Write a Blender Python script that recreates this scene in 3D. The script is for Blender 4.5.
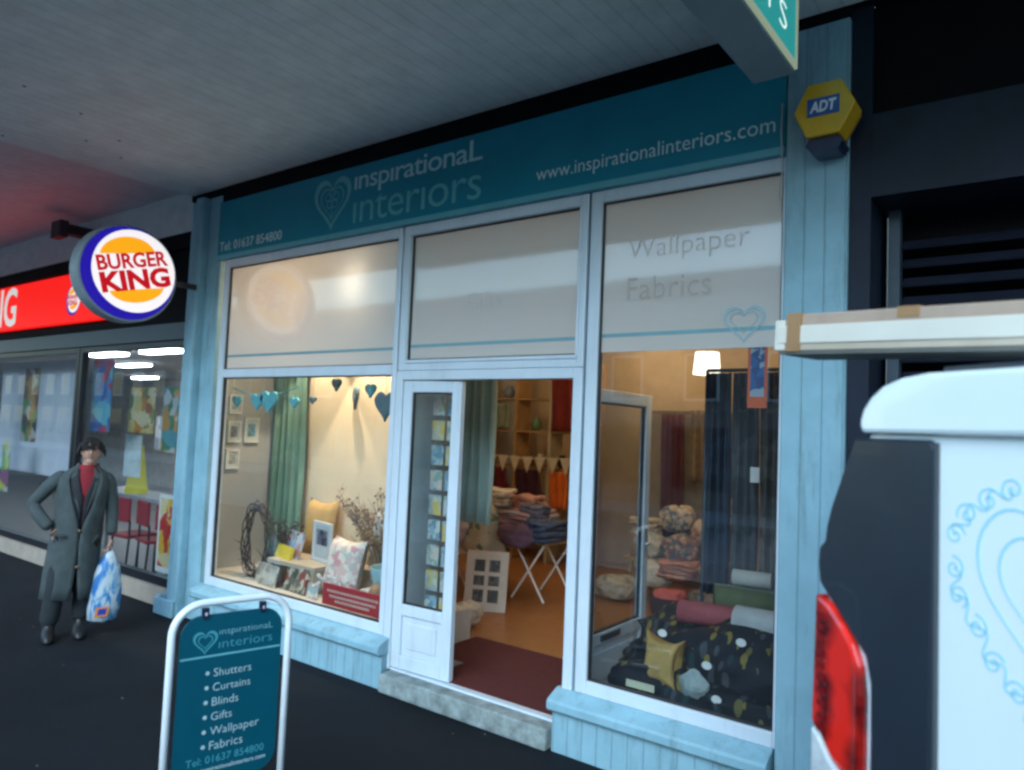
import bpy, math, random
from mathutils import Vector, Matrix
random.seed(7)
R = math.radians
sc = bpy.context.scene
for o in list(bpy.data.objects): bpy.data.objects.remove(o)

# ------------------------------------------------------------------ camera
cam_d = bpy.data.cameras.new('camera'); cam = bpy.data.objects.new('camera', cam_d)
sc.collection.objects.link(cam)
r_ = Vector((0.7974030, 0.6020055, 0.0416865)); u_ = Vector((0.0030181, -0.0730584, 0.9973231)); f_ = Vector((-0.6034396, 0.7951426, 0.0600739))
m = Matrix.Identity(4)
for i in range(3): m[i][0], m[i][1], m[i][2] = r_[i], u_[i], -f_[i]
m.translation = Vector((0, -3.93, 1.78)); cam.matrix_world = m
cam_d.sensor_width = 36; cam_d.lens = 740 / 1024 * 36
cam_d.clip_start = 0.05; cam_d.clip_end = 1500
cam_d.dof.use_dof = True; cam_d.dof.focus_distance = 4.6; cam_d.dof.aperture_fstop = 1.9
sc.camera = cam

# ------------------------------------------------------------------ sky, sun, exposure
SUN_EL, SUN_AZ = 32, 160          # high behind the photographer, under thick cloud
w = bpy.data.worlds.new('World'); sc.world = w; w.use_nodes = True
nt = w.node_tree; bg = nt.nodes['Background']
sky = nt.nodes.new('ShaderNodeTexSky'); sky.sky_type = 'NISHITA'; sky.sun_disc = False
sky.sun_elevation = R(SUN_EL); sky.sun_rotation = R(SUN_AZ); sky.dust_density = 0.7; sky.air_density = 1.3; sky.ozone_density = 4.0
tn = nt.nodes.new('ShaderNodeMixRGB'); tn.blend_type = 'MULTIPLY'; tn.inputs[0].default_value = 1; tn.inputs[2].default_value = (.93, 1.0, .95, 1)
nt.links.new(sky.outputs[0], tn.inputs[1]); nt.links.new(tn.outputs[0], bg.inputs[0]); bg.inputs[1].default_value = 0.10
sd = bpy.data.lights.new('sun', 'SUN'); sun = bpy.data.objects.new('sun', sd); sc.collection.objects.link(sun)
sd.energy = 0.5; sd.angle = R(40); sd.color = (0.70, 0.90, 1.0)
a = R(SUN_AZ); e = R(SUN_EL)
sun.rotation_euler = Vector((math.sin(a) * math.cos(e), math.cos(a) * math.cos(e), math.sin(e))).to_track_quat('Z', 'Y').to_euler()
sc.view_settings.view_transform = 'Standard'; sc.view_settings.look = 'None'
sc.view_settings.exposure = 2.4; sc.view_settings.gamma = 1; sc.view_settings.use_curve_mapping = False
sc.render.engine = 'CYCLES'
sc.cycles.use_denoising = True
sc.cycles.max_bounces = 8; sc.cycles.transparent_max_bounces = 16
sc.cycles.sample_clamp_indirect = 4
sc.cycles.pixel_filter_type = 'BLACKMAN_HARRIS'; sc.cycles.filter_width = 2.7

# ------------------------------------------------------------------ helpers
MATS = {}
def nodes_mat(name):
    mt = bpy.data.materials.new(name); mt.use_nodes = True
    return mt, mt.node_tree, mt.node_tree.nodes['Principled BSDF']
def mat(name, col, rough=0.6, var=0.12, scale=6.0, bump=0.0, bscale=60.0, metal=0.0, coat=0.0, emit=None, estr=0.0, stain=0.0, spec=.5):
    """noise-varied Principled material; var = relative lightness variation"""
    if name in MATS: return MATS[name]
    mt, t, p = nodes_mat(name); L = t.links.new
    tc = t.nodes.new('ShaderNodeTexCoord'); n = t.nodes.new('ShaderNodeTexNoise')
    n.inputs['Scale'].default_value = scale; n.inputs['Detail'].default_value = 6; n.inputs['Roughness'].default_value = .65
    L(tc.outputs['Object'], n.inputs['Vector'])
    rp = t.nodes.new('ShaderNodeValToRGB'); rp.color_ramp.elements[0].position = .3; rp.color_ramp.elements[1].position = .7
    rp.color_ramp.elements[0].color = tuple(c * (1 - var) for c in col) + (1,)
    rp.color_ramp.elements[1].color = tuple(min(1, c * (1 + var)) for c in col) + (1,)
    L(n.outputs[0], rp.inputs[0]); out = rp.outputs[0]
    if stain > 0:      # irregular grime
        n2 = t.nodes.new('ShaderNodeTexNoise'); n2.inputs['Scale'].default_value = 2.3; n2.inputs['Detail'].default_value = 9; n2.inputs['Roughness'].default_value = .75
        mp = t.nodes.new('ShaderNodeMapping'); mp.inputs['Scale'].default_value = (3.5, 3.5, .5)
        L(tc.outputs['Object'], mp.inputs[0]); L(mp.outputs[0], n2.inputs['Vector'])
        r2 = t.nodes.new('ShaderNodeValToRGB'); r2.color_ramp.elements[0].position = .52; r2.color_ramp.elements[1].position = .72
        r2.color_ramp.elements[0].color = (0, 0, 0, 1); r2.color_ramp.elements[1].color = (stain, stain, stain, 1)
        mx = t.nodes.new('ShaderNodeMixRGB'); mx.inputs[2].default_value = (col[0] * .45, col[1] * .42, col[2] * .38, 1)
        L(n2.outputs[0], r2.inputs[0]); L(r2.outputs[0], mx.inputs[0]); L(out, mx.inputs[1]); out = mx.outputs[0]
    L(out, p.inputs['Base Color'])
    p.inputs['Roughness'].default_value = rough; p.inputs['Metallic'].default_value = metal
    p.inputs['Coat Weight'].default_value = coat; p.inputs['Specular IOR Level'].default_value = spec
    if bump:
        b = t.nodes.new('ShaderNodeBump'); b.inputs['Strength'].default_value = bump; b.inputs['Distance'].default_value = .01
        nb = t.nodes.new('ShaderNodeTexNoise'); nb.inputs['Scale'].default_value = bscale; nb.inputs['Detail'].default_value = 4
        L(tc.outputs['Object'], nb.inputs['Vector']); L(nb.outputs[0], b.inputs['Height']); L(b.outputs[0], p.inputs['Normal'])
    if emit:
        p.inputs['Emission Color'].default_value = tuple(emit) + (1,); p.inputs['Emission Strength'].default_value = estr
    MATS[name] = mt; return mt
def board_mat(name, col, axis, pitch, rough=.5, depth=.6, stain=.3):
    """painted tongue-and-groove boarding: narrow dark grooves every `pitch` metres"""
    mt = mat(name, col, rough, .10, 5, stain=stain); t = mt.node_tree; L = t.links.new; p = t.nodes['Principled BSDF']
    tc = t.nodes.new('ShaderNodeTexCoord'); sx = t.nodes.new('ShaderNodeSeparateXYZ'); L(tc.outputs['Object'], sx.inputs[0])
    d = t.nodes.new('ShaderNodeMath'); d.operation = 'DIVIDE'; d.inputs[1].default_value = pitch; L(sx.outputs[axis], d.inputs[0])
    fr = t.nodes.new('ShaderNodeMath'); fr.operation = 'FRACT'; L(d.outputs[0], fr.inputs[0])
    pp = t.nodes.new('ShaderNodeMath'); pp.operation = 'PINGPONG'; pp.inputs[1].default_value = .5; L(fr.outputs[0], pp.inputs[0])
    rm = t.nodes.new('ShaderNodeMapRange'); rm.inputs['From Min'].default_value = .015; rm.inputs['From Max'].default_value = .06; L(pp.outputs[0], rm.inputs['Value'])
    b = t.nodes.new('ShaderNodeBump'); b.inputs['Strength'].default_value = depth; b.inputs['Distance'].default_value = .006
    L(rm.outputs[0], b.inputs['Height']); L(b.outputs[0], p.inputs['Normal'])
    src = p.inputs['Base Color'].links[0].from_socket
    mx = t.nodes.new('ShaderNodeMixRGB'); mx.blend_type = 'MULTIPLY'; mx.inputs[0].default_value = 1
    cr = t.nodes.new('ShaderNodeMapRange'); cr.inputs['To Min'].default_value = .80; L(rm.outputs[0], cr.inputs['Value'])
    L(src, mx.inputs[1]); L(cr.outputs[0], mx.inputs[2]); L(mx.outputs[0], p.inputs['Base Color'])
    return mt
def glass_mat(name, tint=(.93, .96, .97), f0=.05, rough=0.0, boost=1.0):
    if name in MATS: return MATS[name]
    mt, t, p = nodes_mat(name); L = t.links.new; t.nodes.remove(p)
    out = t.nodes['Material Output']; tr = t.nodes.new('ShaderNodeBsdfTransparent'); tr.inputs[0].default_value = tint + (1,)
    gl = t.nodes.new('ShaderNodeBsdfGlossy'); gl.inputs['Roughness'].default_value = rough
    lw = t.nodes.new('ShaderNodeLayerWeight'); pw = t.nodes.new('ShaderNodeMath'); pw.operation = 'POWER'; pw.inputs[1].default_value = 5
    lw.inputs['Blend'].default_value = .5
    L(lw.outputs['Facing'], pw.inputs[0]); ma = t.nodes.new('ShaderNodeMath'); ma.operation = 'MULTIPLY_ADD'; ma.use_clamp = True
    ma.inputs[1].default_value = (1 - f0) * boost; ma.inputs[2].default_value = f0; L(pw.outputs[0], ma.inputs[0])
    mx = t.nodes.new('ShaderNodeMixShader'); L(ma.outputs[0], mx.inputs[0]); L(tr.outputs[0], mx.inputs[1]); L(gl.outputs[0], mx.inputs[2]); L(mx.outputs[0], out.inputs[0])
    MATS[name] = mt; return mt
def emis(name, col, s):      # surfaces that give off light
    return mat(name, tuple(c * .3 for c in col), .5, 0.0, emit=col, estr=s * .25, spec=.15)

class MB:
    def __init__(s): s.v = []; s.f = []; s.m = []; s.smooth = False
    def add(s, vs, fs, mi=0):
        k = len(s.v); s.v += [Vector(v) for v in vs]
        for f in fs: s.f.append([i + k for i in f]); s.m.append(mi)
        return s
    def box(s, x0, x1, y0, y1, z0, z1, mi=0):
        vs = [(x, y, z) for x in (x0, x1) for y in (y0, y1) for z in (z0, z1)]
        return s.add(vs, [(0, 1, 3, 2), (4, 6, 7, 5), (0, 4, 5, 1), (2, 3, 7, 6), (0, 2, 6, 4), (1, 5, 7, 3)], mi)
    def prism(s, poly, fn, d0, d1, mi=0):
        """poly in 2D, fn(a,b,d)->xyz"""
        n = len(poly); vs = [fn(a, b, d0) for a, b in poly] + [fn(a, b, d1) for a, b in poly]
        fs = [list(range(n)), list(range(2 * n - 1, n - 1, -1))] + [(i, i + n, (i + 1) % n + n, (i + 1) % n) for i in range(n)]
        return s.add(vs, fs, mi)
    def tube(s, pts, r, n=8, closed=False, mi=0):
        pts = [Vector(p) for p in pts]; rs = r if isinstance(r, (list, tuple)) else [r] * len(pts); rings = []; prev = None
        for i, p in enumerate(pts):
            if closed: t = pts[(i + 1) % len(pts)] - pts[i - 1]
            else: t = pts[min(i + 1, len(pts) - 1)] - pts[max(i - 1, 0)]
            t = t.normalized() if t.length > 1e-9 else Vector((0, 0, 1))
            if prev is None:
                a_ = Vector((0, 0, 1)) if abs(t.z) < .9 else Vector((1, 0, 0)); q = t.cross(a_).normalized()
            else: q = (prev - t * prev.dot(t)).normalized()
            prev = q; b_ = t.cross(q)
            rings.append([p + (q * math.cos(2 * math.pi * k / n) + b_ * math.sin(2 * math.pi * k / n)) * rs[i] for k in range(n)])
        return s.loft(rings, closed_path=closed, mi=mi)
    def loft(s, rings, closed_path=False, cap=True, ring_closed=True, mi=0):
        n = len(rings[0]); vs = [v for r in rings for v in r]; fs = []; c = len(rings)
        for i in range(c if closed_path else c - 1):
            j = (i + 1) % c
            for k in range(n if ring_closed else n - 1):
                l = (k + 1) % n; fs.append((i * n + k, i * n + l, j * n + l, j * n + k))
        if cap and not closed_path and ring_closed: fs += [list(range(n - 1, -1, -1)), [(c - 1) * n + k for k in range(n)]]
        return s.add(vs, fs, mi)
    def lathe(s, prof, c=(0, 0, 0), n=20, sx=1, sy=1, mi=0):
        return s.loft([[(c[0] + r * sx * math.cos(2 * math.pi * k / n), c[1] + r * sy * math.sin(2 * math.pi * k / n), c[2] + z) for k in range(n)] for r, z in prof], mi=mi)
    def ball(s, c, rx, ry=None, rz=None, n=14, k=9, mi=0):
        ry = ry or rx; rz = rz or rx
        return s.loft([[(c[0] + rx * math.sin(math.pi * (i + .02) / (k + .04)) * math.cos(2 * math.pi * j / n), c[1] + ry * math.sin(math.pi * (i + .02) / (k + .04)) * math.sin(2 * math.pi * j / n), c[2] - rz * math.cos(math.pi * (i + .02) / (k + .04))) for j in range(n)] for i in range(k + 1)], mi=mi)
    def ribbon(s, pts, w_, fn, d0, d1, closed=False, mi=0):
        """flat stroke of width w_ along 2D pts, with thickness d0..d1"""
        n = len(pts); L_, R_ = [], []
        for i in range(n):
            a_ = pts[(i - 1) % n] if (closed or i > 0) else pts[i]; b_ = pts[(i + 1) % n] if (closed or i < n - 1) else pts[i]
            dx, dy = b_[0] - a_[0], b_[1] - a_[1]; l = math.hypot(dx, dy) or 1; nx, ny = -dy / l * w_ / 2, dx / l * w_ / 2
            L_.append((pts[i][0] + nx, pts[i][1] + ny)); R_.append((pts[i][0] - nx, pts[i][1] - ny))
        vs = [fn(*p, d) for d in (d0, d1) for q in (L_, R_) for p in q]; fs = []
        for i in range(n if closed else n - 1):
            j = (i + 1) % n
            fs += [(i, j, n + j, n + i), (2 * n + i, 3 * n + i, 3 * n + j, 2 * n + j), (i, 2 * n + i, 2 * n + j, j), (n + i, n + j, 3 * n + j, 3 * n + i)]
        return s.add(vs, fs, mi)
    def build(s, name, mats, parent=None, bevel=0, smooth=None, local=None, subsurf=0):
        me = bpy.data.meshes.new(name); off = Vector((0, 0, 0))
        if parent is None and local is None and s.v:
            xs = [v.x for v in s.v]; ys = [v.y for v in s.v]; off = Vector(((min(xs) + max(xs)) / 2, (min(ys) + max(ys)) / 2, min(v.z for v in s.v)))
        me.from_pydata([tuple(v - off) for v in s.v], [], s.f)
        for mt in (mats if isinstance(mats, (list, tuple)) else [mats]): me.materials.append(mt)
        for p, mi in zip(me.polygons, s.m): p.material_index = mi
        import bmesh
        bm = bmesh.new(); bm.from_mesh(me); bmesh.ops.recalc_face_normals(bm, faces=bm.faces); bm.to_mesh(me); bm.free()
        if smooth or s.smooth: me.shade_smooth()
        o = bpy.data.objects.new(name, me); sc.collection.objects.link(o); o.location = off
        if parent: o.parent = parent
        if bevel:
            b = o.modifiers.new('bevel', 'BEVEL'); b.width = bevel; b.segments = 2; b.limit_method = 'ANGLE'
        if subsurf:
            b = o.modifiers.new('sub', 'SUBSURF'); b.levels = b.render_levels = subsurf
        return o
def tag(o, label, cat, group=None):
    o['label'] = label; o['category'] = cat
    if group: o['group'] = group
    return o
def struct(o): o['kind'] = 'structure'; return o
def thing(name, label, cat, loc=(0, 0, 0), rz=0, group=None):
    o = bpy.data.objects.new(name, None); sc.collection.objects.link(o); o.location = loc; o.rotation_euler = (0, 0, rz); o.empty_display_size = .1
    return tag(o, label, cat, group)
def dup(root, loc, rz=None, label=None):
    r = root.copy(); sc.collection.objects.link(r); r.location = loc
    if rz is not None: r.rotation_euler = (0, 0, rz)
    if label: r['label'] = label
    def kids(a_, b_):
        for ch in list(a_.children):
            if ch is b_: continue
            c = ch.copy(); sc.collection.objects.link(c); c.parent = b_; kids(ch, c)
    kids(root, r); return r
FRONT = lambda a_, b_, d: (a_, d, b_)            # plane parallel to the shopfront (x,z), d = y
SIDE = lambda a_, b_, d: (d, a_, b_)             # plane facing +x: a=y, b=z
def text(name, body, mt, parent, origin, width, height=None, right=(1, 0, 0), up=(0, 0, 1), off=0.0, depth=.002, italic=0, label=None, sp=1.0):
    cu = bpy.data.curves.new('t', 'FONT'); cu.body = body; cu.size = 1; cu.offset = off; cu.resolution_u = 3; cu.shear = italic; cu.space_character = sp
    to = bpy.data.objects.new('t', cu); sc.collection.objects.link(to)
    dg = bpy.context.evaluated_depsgraph_get(); me = bpy.data.meshes.new_from_object(to.evaluated_get(dg))
    bpy.data.objects.remove(to); bpy.data.curves.remove(cu)
    vs = [v.co.copy() for v in me.vertices]; x0 = min(v.x for v in vs); x1 = max(v.x for v in vs); y0 = min(v.y for v in vs); y1 = max(v.y for v in vs)
    sx = width / (x1 - x0); sy = height / (y1 - y0) if height else sx
    rt = Vector(right).normalized(); up = Vector(up).normalized(); nn = rt.cross(up); og = Vector(origin)
    base = y0 if height else 0
    P = [og + rt * ((v.x - x0) * sx) + up * ((v.y - base) * sy) for v in vs]
    b = MB(); n = len(P); fs = [list(p.vertices) for p in me.polygons]
    b.add([p + nn * depth for p in P], fs)
    # side walls on boundary edges
    from collections import Counter
    ec = Counter(); 
    for f in fs:
        for i in range(len(f)): ec[tuple(sorted((f[i], f[(i + 1) % len(f)])))] += 1
    b.v += P; 
    for (i, j), c in ec.items():
        if c == 1: b.f.append([i, j, j + n, i + n]); b.m.append(0)
    bpy.data.meshes.remove(me)
    o = b.build(name, mt, parent, local=True)
    if label: o['label'] = label
    return o
def heart(cx_, cz, w_, h, n=36):
    P = []
    for i in range(n):
        t = 2 * math.pi * i / n
        P.append((cx_ + w_ / 2 * math.sin(t) ** 3, cz + h * (13 * math.cos(t) - 5 * math.cos(2 * t) - 2 * math.cos(3 * t) - math.cos(4 * t) + 2.5) / 29))
    return P
def heart_ring(b, cx_, cz, w_, h, t_, fn, d0, d1, n=56):
    """heart outline of stroke t_, as one closed band that never crosses itself"""
    A = heart(cx_, cz, w_ + t_, h + t_, n); B_ = heart(cx_, cz, w_ - t_, h - t_, n)
    vs = [fn(*p, d) for d in (d0, d1) for q in (A, B_) for p in q]; fs = []
    for i in range(n):
        j = (i + 1) % n; fs += [(i, j, n + j, n + i), (2 * n + i, 3 * n + i, 3 * n + j, 2 * n + j), (i, 2 * n + i, 2 * n + j, j), (n + i, n + j, 3 * n + j, 3 * n + i)]
    return b.add(vs, fs)
def circ(cx_, cz, r, n=40, a0=0, a1=360):
    full = (a1 - a0) >= 360
    return [(cx_ + r * math.cos(R(a0 + (a1 - a0) * i / (n if full else n - 1))), cz + r * math.sin(R(a0 + (a1 - a0) * i / (n if full else n - 1)))) for i in range(n)]
def spiral(cx_, cz, r, a0, turns, n=30, sgn=1):
    return [(cx_ + r * (1 - .85 * i / n) * math.cos(a0 + sgn * turns * 2 * math.pi * i / n), cz + r * (1 - .85 * i / n) * math.sin(a0 + sgn * turns * 2 * math.pi * i / n)) for i in range(n + 1)]

# ------------------------------------------------------------------ materials
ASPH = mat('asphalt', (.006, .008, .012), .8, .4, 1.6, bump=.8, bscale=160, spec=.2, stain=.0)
PALE = mat('pale_blue_paint', (.24, .43, .52), .5, .14, 4, bump=.3, bscale=30, stain=.8)
PBOARD = board_mat('pale_blue_boarding', (.24, .43, .52), 0, .10, stain=.75)
CEIL = board_mat('canopy_boarding', (.74, .80, .80), 0, .11, rough=.55, depth=.25, stain=.15)
UPVC = mat('white_frame', (.58, .67, .75), .35, .06, 2, stain=.25)
TEAL = mat('teal_fascia', (.002, .20, .29), .4, .10, 2, spec=.3)
TEALTRIM = mat('teal_trim', (.10, .37, .45), .4, .08)
LETT = mat('pale_lettering', (.55, .72, .75), .5, .05)
LETT2 = mat('teal_lettering', (.09, .38, .45), .5, .05)
LETT3 = mat('soft_lettering', (.34, .56, .62), .5, .05)
BLACK = mat('dark_recess', (.004, .004, .006), .7, .3, spec=.1)
NAVY = mat('navy_paint', (.008, .014, .030), .5, .3, 4, stain=.3, spec=.25)
STONE = mat('step_stone', (.24, .29, .29), .85, .45, 9, bump=.5, bscale=45, stain=.8)
PGLASS = glass_mat('window_glass', f0=.085, boost=.85)
CREAM = mat('cream_wall', (.66, .55, .40), .8, .06, 2)
GREYW = mat('grey_wall', (.42, .42, .41), .8, .06, 2)
WOODF = board_mat('orange_wood_floor', (.32, .14, .05), 1, .14, rough=.4, depth=.4, stain=.5)

def film_mat():
    mt, t, p = nodes_mat('frosted_film'); L = t.links.new; t.nodes.remove(p); out = t.nodes['Material Output']
    tl = t.nodes.new('ShaderNodeBsdfTranslucent'); df = t.nodes.new('ShaderNodeBsdfDiffuse'); mx = t.nodes.new('ShaderNodeMixShader')
    tl.inputs[0].default_value = (.84, .82, .80, 1); df.inputs[0].default_value = (.88, .87, .86, 1)
    n = t.nodes.new('ShaderNodeTexNoise'); n.inputs['Scale'].default_value = 1.5; mr = t.nodes.new('ShaderNodeMapRange'); mr.inputs['To Min'].default_value = .46; mr.inputs['To Max'].default_value = .64
    tc = t.nodes.new('ShaderNodeTexCoord'); L(tc.outputs['Object'], n.inputs['Vector']); L(n.outputs[0], mr.inputs['Value'])
    L(mr.outputs[0], mx.inputs[0]); L(tl.outputs[0], mx.inputs[1]); L(df.outputs[0], mx.inputs[2]); L(mx.outputs[0], out.inputs[0]); MATS['film'] = mt; return mt
FILM = film_mat(); FGLASS = glass_mat('film_glass', f0=.045, rough=.05, boost=1.0, tint=(.97, .98, .98))

# ------------------------------------------------------------------ ground
GZ = -0.14
struct(MB().box(-150, 150, -160, 90, GZ - .6, GZ - .15).build('ground', mat('far_ground', (.05, .05, .055), .9, .3, 1)))
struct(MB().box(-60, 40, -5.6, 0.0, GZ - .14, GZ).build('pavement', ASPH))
struct(MB().box(-60, 40, -12.5, -5.72, GZ - .149, GZ - .12).build('road', mat('road_asphalt', (.11, .115, .12), .75, .3, 6, bump=.4)))
struct(MB().box(-60, 40, -5.719, -5.601, GZ - .148, GZ + .002).build('kerb', mat('kerb_stone', (.28, .28, .27), .8, .2, 5), bevel=.01))
struct(MB().box(-60, 40, -15, -12.51, GZ - .149, GZ).build('far_pavement', mat('far_paving', (.3, .3, .3), .85, .2, 4)))
# scattered grit and litter on the pavement
b = MB(); 
for _ in range(55):
    x = random.uniform(-8, -.2); y = random.uniform(-3, -.15); s_ = random.uniform(.002, .007); b.ball((x, y, GZ + s_ * .3), s_ * random.uniform(1, 2.2), s_, s_ * .5, n=5, k=3)
o = b.build('pavement_grit', mat('grit', (.14, .14, .12), .9, .5, 20)); o['kind'] = 'stuff'

# ------------------------------------------------------------------ the interiors shop
shop = thing('shop_building', 'interiors shop with teal fascia, pale blue pilasters and white framed windows', 'shop', (-4, 0, GZ))
class SP(MB):                      # parts of the shop, written in world coordinates
    def build(s, name, mats, parent=None, **k):
        par = parent or shop
        loc = Vector((0, 0, 0)); q = par
        while q: loc += q.location; q = q.parent
        s.v = [v - loc for v in s.v]; return MB.build(s, name, mats, par, **k)
def stext(name, body, mt, parent, origin, *a_, **k):
    loc = Vector((0, 0, 0)); q = parent
    while q: loc += q.location; q = q.parent
    return text(name, body, mt, parent, Vector(origin) - loc, *a_, **k)
# floor, walls, ceiling of the room
SP().box(-6.98, -.95, .0, 5.4, GZ, -.004).build('floor', WOODF)
SP().box(-6.98, -6.86, .06, 5.4, -.004, 3.3).build('wall', GREYW)
SP().box(-1.08, -.95, .06, 5.4, -.004, 3.3).build('wall', mat('beige_wall', (.50, .42, .34), .8, .1, 2))
SP().box(-6.86, -1.08, 5.28, 5.4, -.004, 3.3).build('wall', mat('tan_wall', (.55, .42, .27), .8, .15, 2))
SP().box(-6.86, -1.08, .06, 5.28, 3.27, 3.3).build('ceiling', mat('room_ceiling', (.6, .58, .54), .8, .05))
SP().box(-6.86, -4.36, .98, 1.06, 0, 3.27).build('display_wall', CREAM)
SP().box(-4.43, -4.36, .30, .979, 0, 3.27).build('partition', mat('partition_grey', (.34, .38, .37), .8, .1)); SP().box(-4.359, -3.96, .42, .47, 0, 3.27).build('partition', mat('partition_grey', (.34, .38, .37)))
SP().box(-6.86, -4.06, .05, .98, 0, .26).build('window_bed', mat('window_bed', (.55, .52, .47), .7, .1))
# plinths, ledges
def ledge(x0, x1, z_top, z0):
    poly = [(-.13, z_top - .045), (-.14, z_top - .06), (-.14, z_top - .10), (-.125, z_top - .115), (.0, z_top - .115), (.0, z_top), (-.03, z_top)]
    SP().prism(poly, SIDE, x0, x1).build('ledge', PALE, bevel=.004)
    SP().box(x0 + .01, x1 - .01, -.085, .0, GZ, z_top - .116).build('plinth', PBOARD, bevel=.003)
ledge(-6.54, -3.99, .225, GZ)
ledge(-2.52, -1.21, .225, GZ)
st = SP().box(-3.985, -2.525, -.13, .055, GZ, -.006).build('doorstep', STONE, bevel=.015)
# pilasters
SP().box(-6.79, -6.55, -.03, .12, GZ, 3.94).build('pilaster', PALE, bevel=.006)
SP().box(-6.925, -6.795, -.115, .12, GZ, 3.94).build('pilaster', PALE, bevel=.022)
SP().box(-7.12, -6.93, -.035, .12, GZ, 3.94).build('pilaster', PALE, bevel=.008)
SP().box(-7.14, -6.80, -.15, -.118, GZ, .02).box(-7.2, -7.122, -.1, .12, GZ, .02).build('pilaster_base', PALE, bevel=.01)
rp = SP().box(-1.198, -.89, -.05, .12, GZ, 3.94).build('pilaster', PBOARD, bevel=.005, )
rp['label'] = 'pale blue boarded pilaster at the right end of the shopfront'
# fascia
fas = SP().box(-6.549, -1.2, -.07, .06, 3.325, 3.845).build('fascia', TEAL)
SP().box(-6.549, -1.2, -.075, .05, 3.285, 3.324).build('trim', TEALTRIM, fas)
SP().box(-7.12, -.89, -.048, .12, 3.945, 4.25).box(-6.549, -1.2, -.048, .12, 3.852, 3.9445).build('gap_shade', BLACK)  # black filler stands in for the shaded gap and stops sky leaks
b = SP()
for x in [-6.4 + i * .62 for i in range(9)]:
    b.lathe([(.008, 0), (.008, .003), (.001, .004)], (x, 0, 0), n=8)
yf = -.0705
lg = stext('lettering', 'Tel: 01637 854800', LETT, fas, (-6.51, yf, 3.365), .97, .085, off=-.004)
stext('lettering', 'www.inspirationalinteriors.com', LETT, fas, (-2.80, yf, 3.385), 1.55, .115, off=-.006)
stext('lettering', 'ınspırationaL', LETT3, fas, (-4.60, yf, 3.60), 1.33, .205, off=.004, sp=.92)
stext('lettering', 'ınterıors', LETT2, fas, (-4.60, yf, 3.375), 1.33, .20, off=-.004, sp=.95)
b = SP(); H0 = heart(-4.87, 3.57, .42, .40)
heart_ring(b, -4.87, 3.57, .42, .40, .045, FRONT, yf - .003, yf); heart_ring(b, -4.87, 3.575, .28, .27, .014, FRONT, yf - .003, yf)
for q in range(5):
    an = R(90 + 72 * q); b.ribbon(circ(-4.87 + .05 * math.cos(an), 3.62 + .05 * math.sin(an), .035, 14), .010, FRONT, yf - .003, yf, closed=True)
b.ribbon([(-4.87, 3.44), (-4.87, 3.56)], .01, FRONT, yf - .003, yf); b.build('heart_emblem', LETT2, fas)

# frames
def frame(name, x0, x1, z0, z1, w_=.075, wr=None, y0=-.03, y1=.045, mt=UPVC, parent=None, rails=()):
    b = SP(); 
    wr = wr or w_; b.box(x0, x0 + w_, y0, y1, z0, z1); b.box(x1 - wr, x1, y0, y1, z0, z1)
    b.box(x0 + w_ + .0005, x1 - wr - .0005, y0, y1, z0, z0 + w_); b.box(x0 + w_ + .0005, x1 - wr - .0005, y0, y1, z1 - w_, z1)
    for r0, r1 in rails: b.box(x0 + w_ + .0005, x1 - wr - .0005, y0, y1, r0, r1)
    return b.build(name, mt, parent, bevel=.006)
def bead(x0, x1, z0, z1, parent):
    """dark rubber gasket just inside a frame"""
    g = .008; SP().box(x0, x0 + g, -.012, .02, z0, z1).box(x1 - g, x1, -.012, .02, z0, z1).box(x0 + g, x1 - g, -.012, .02, z0, z0 + g).box(x0 + g, x1 - g, -.012, .02, z1 - g, z1).build('gasket', mat('rubber', (.03, .03, .035), .6), parent)
def pane(x0, x1, z0, z1, parent, mt=PGLASS): return SP().box(x0, x1, .000, .006, z0, z1).build('pane', mt, parent)
def film(x0, x1, z0, z1, parent, stripe):
    f = SP().box(x0, x1, .0075, .009, z0, z1).build('frosted_film', FILM, parent)
    SP().box(x0, x1, .0062, .0073, stripe - .011, stripe + .011).build('stripe', mat('film_stripe', (.22, .45, .52), .5, .05), parent)
    return f
w1 = frame('window', -6.475, -4.060, .225, 3.284, .078, wr=.05, rails=[(2.155, 2.235)])
bead(-6.397, -4.110, .303, 2.155, w1); bead(-6.397, -4.110, 2.235, 3.206, w1)
pane(-6.389, -4.118, .311, 2.147, w1); pane(-6.389, -4.118, 2.243, 3.198, w1, FGLASS); film(-6.389, -4.118, 2.243, 3.198, w1, 2.36)
w2 = frame('window', -4.045, -2.415, 2.185, 3.284, .080, wr=.052)
w2b = SP().box(-3.99, -2.455, -.040, -.031, 2.24, 2.262).box(-3.99, -2.455, -.040, -.031, 3.205, 3.225).box(-3.99, -3.968, -.040, -.031, 2.263, 3.204).box(-2.475, -2.455, -.040, -.031, 2.263, 3.204).build('sash', UPVC, w2, bevel=.004)
bead(-3.965, -2.467, 2.265, 3.204, w2); pane(-3.957, -2.475, 2.273, 3.196, w2, FGLASS); film(-3.957, -2.475, 2.273, 3.196, w2, 2.37)
w3 = frame('window', -2.395, -1.200, .225, 3.284, .078, wr=.016)
bead(-2.317, -1.216, .303, 3.206, w3); pane(-2.309, -1.224, .311, 2.2745, w3); pane(-2.309, -1.224, 2.275, 3.198, w3, FGLASS); film(-2.309, -1.224, 2.275, 3.198, w3, 2.378)
# dark joints between the frames
for jx in (-4.059, -2.414): SP().box(jx, jx + (.003 if jx < -3 else .018), -.01, .05, .0, 3.284).build('frame_joint', mat('frame_joint', (.10, .16, .2), .6))
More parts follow.
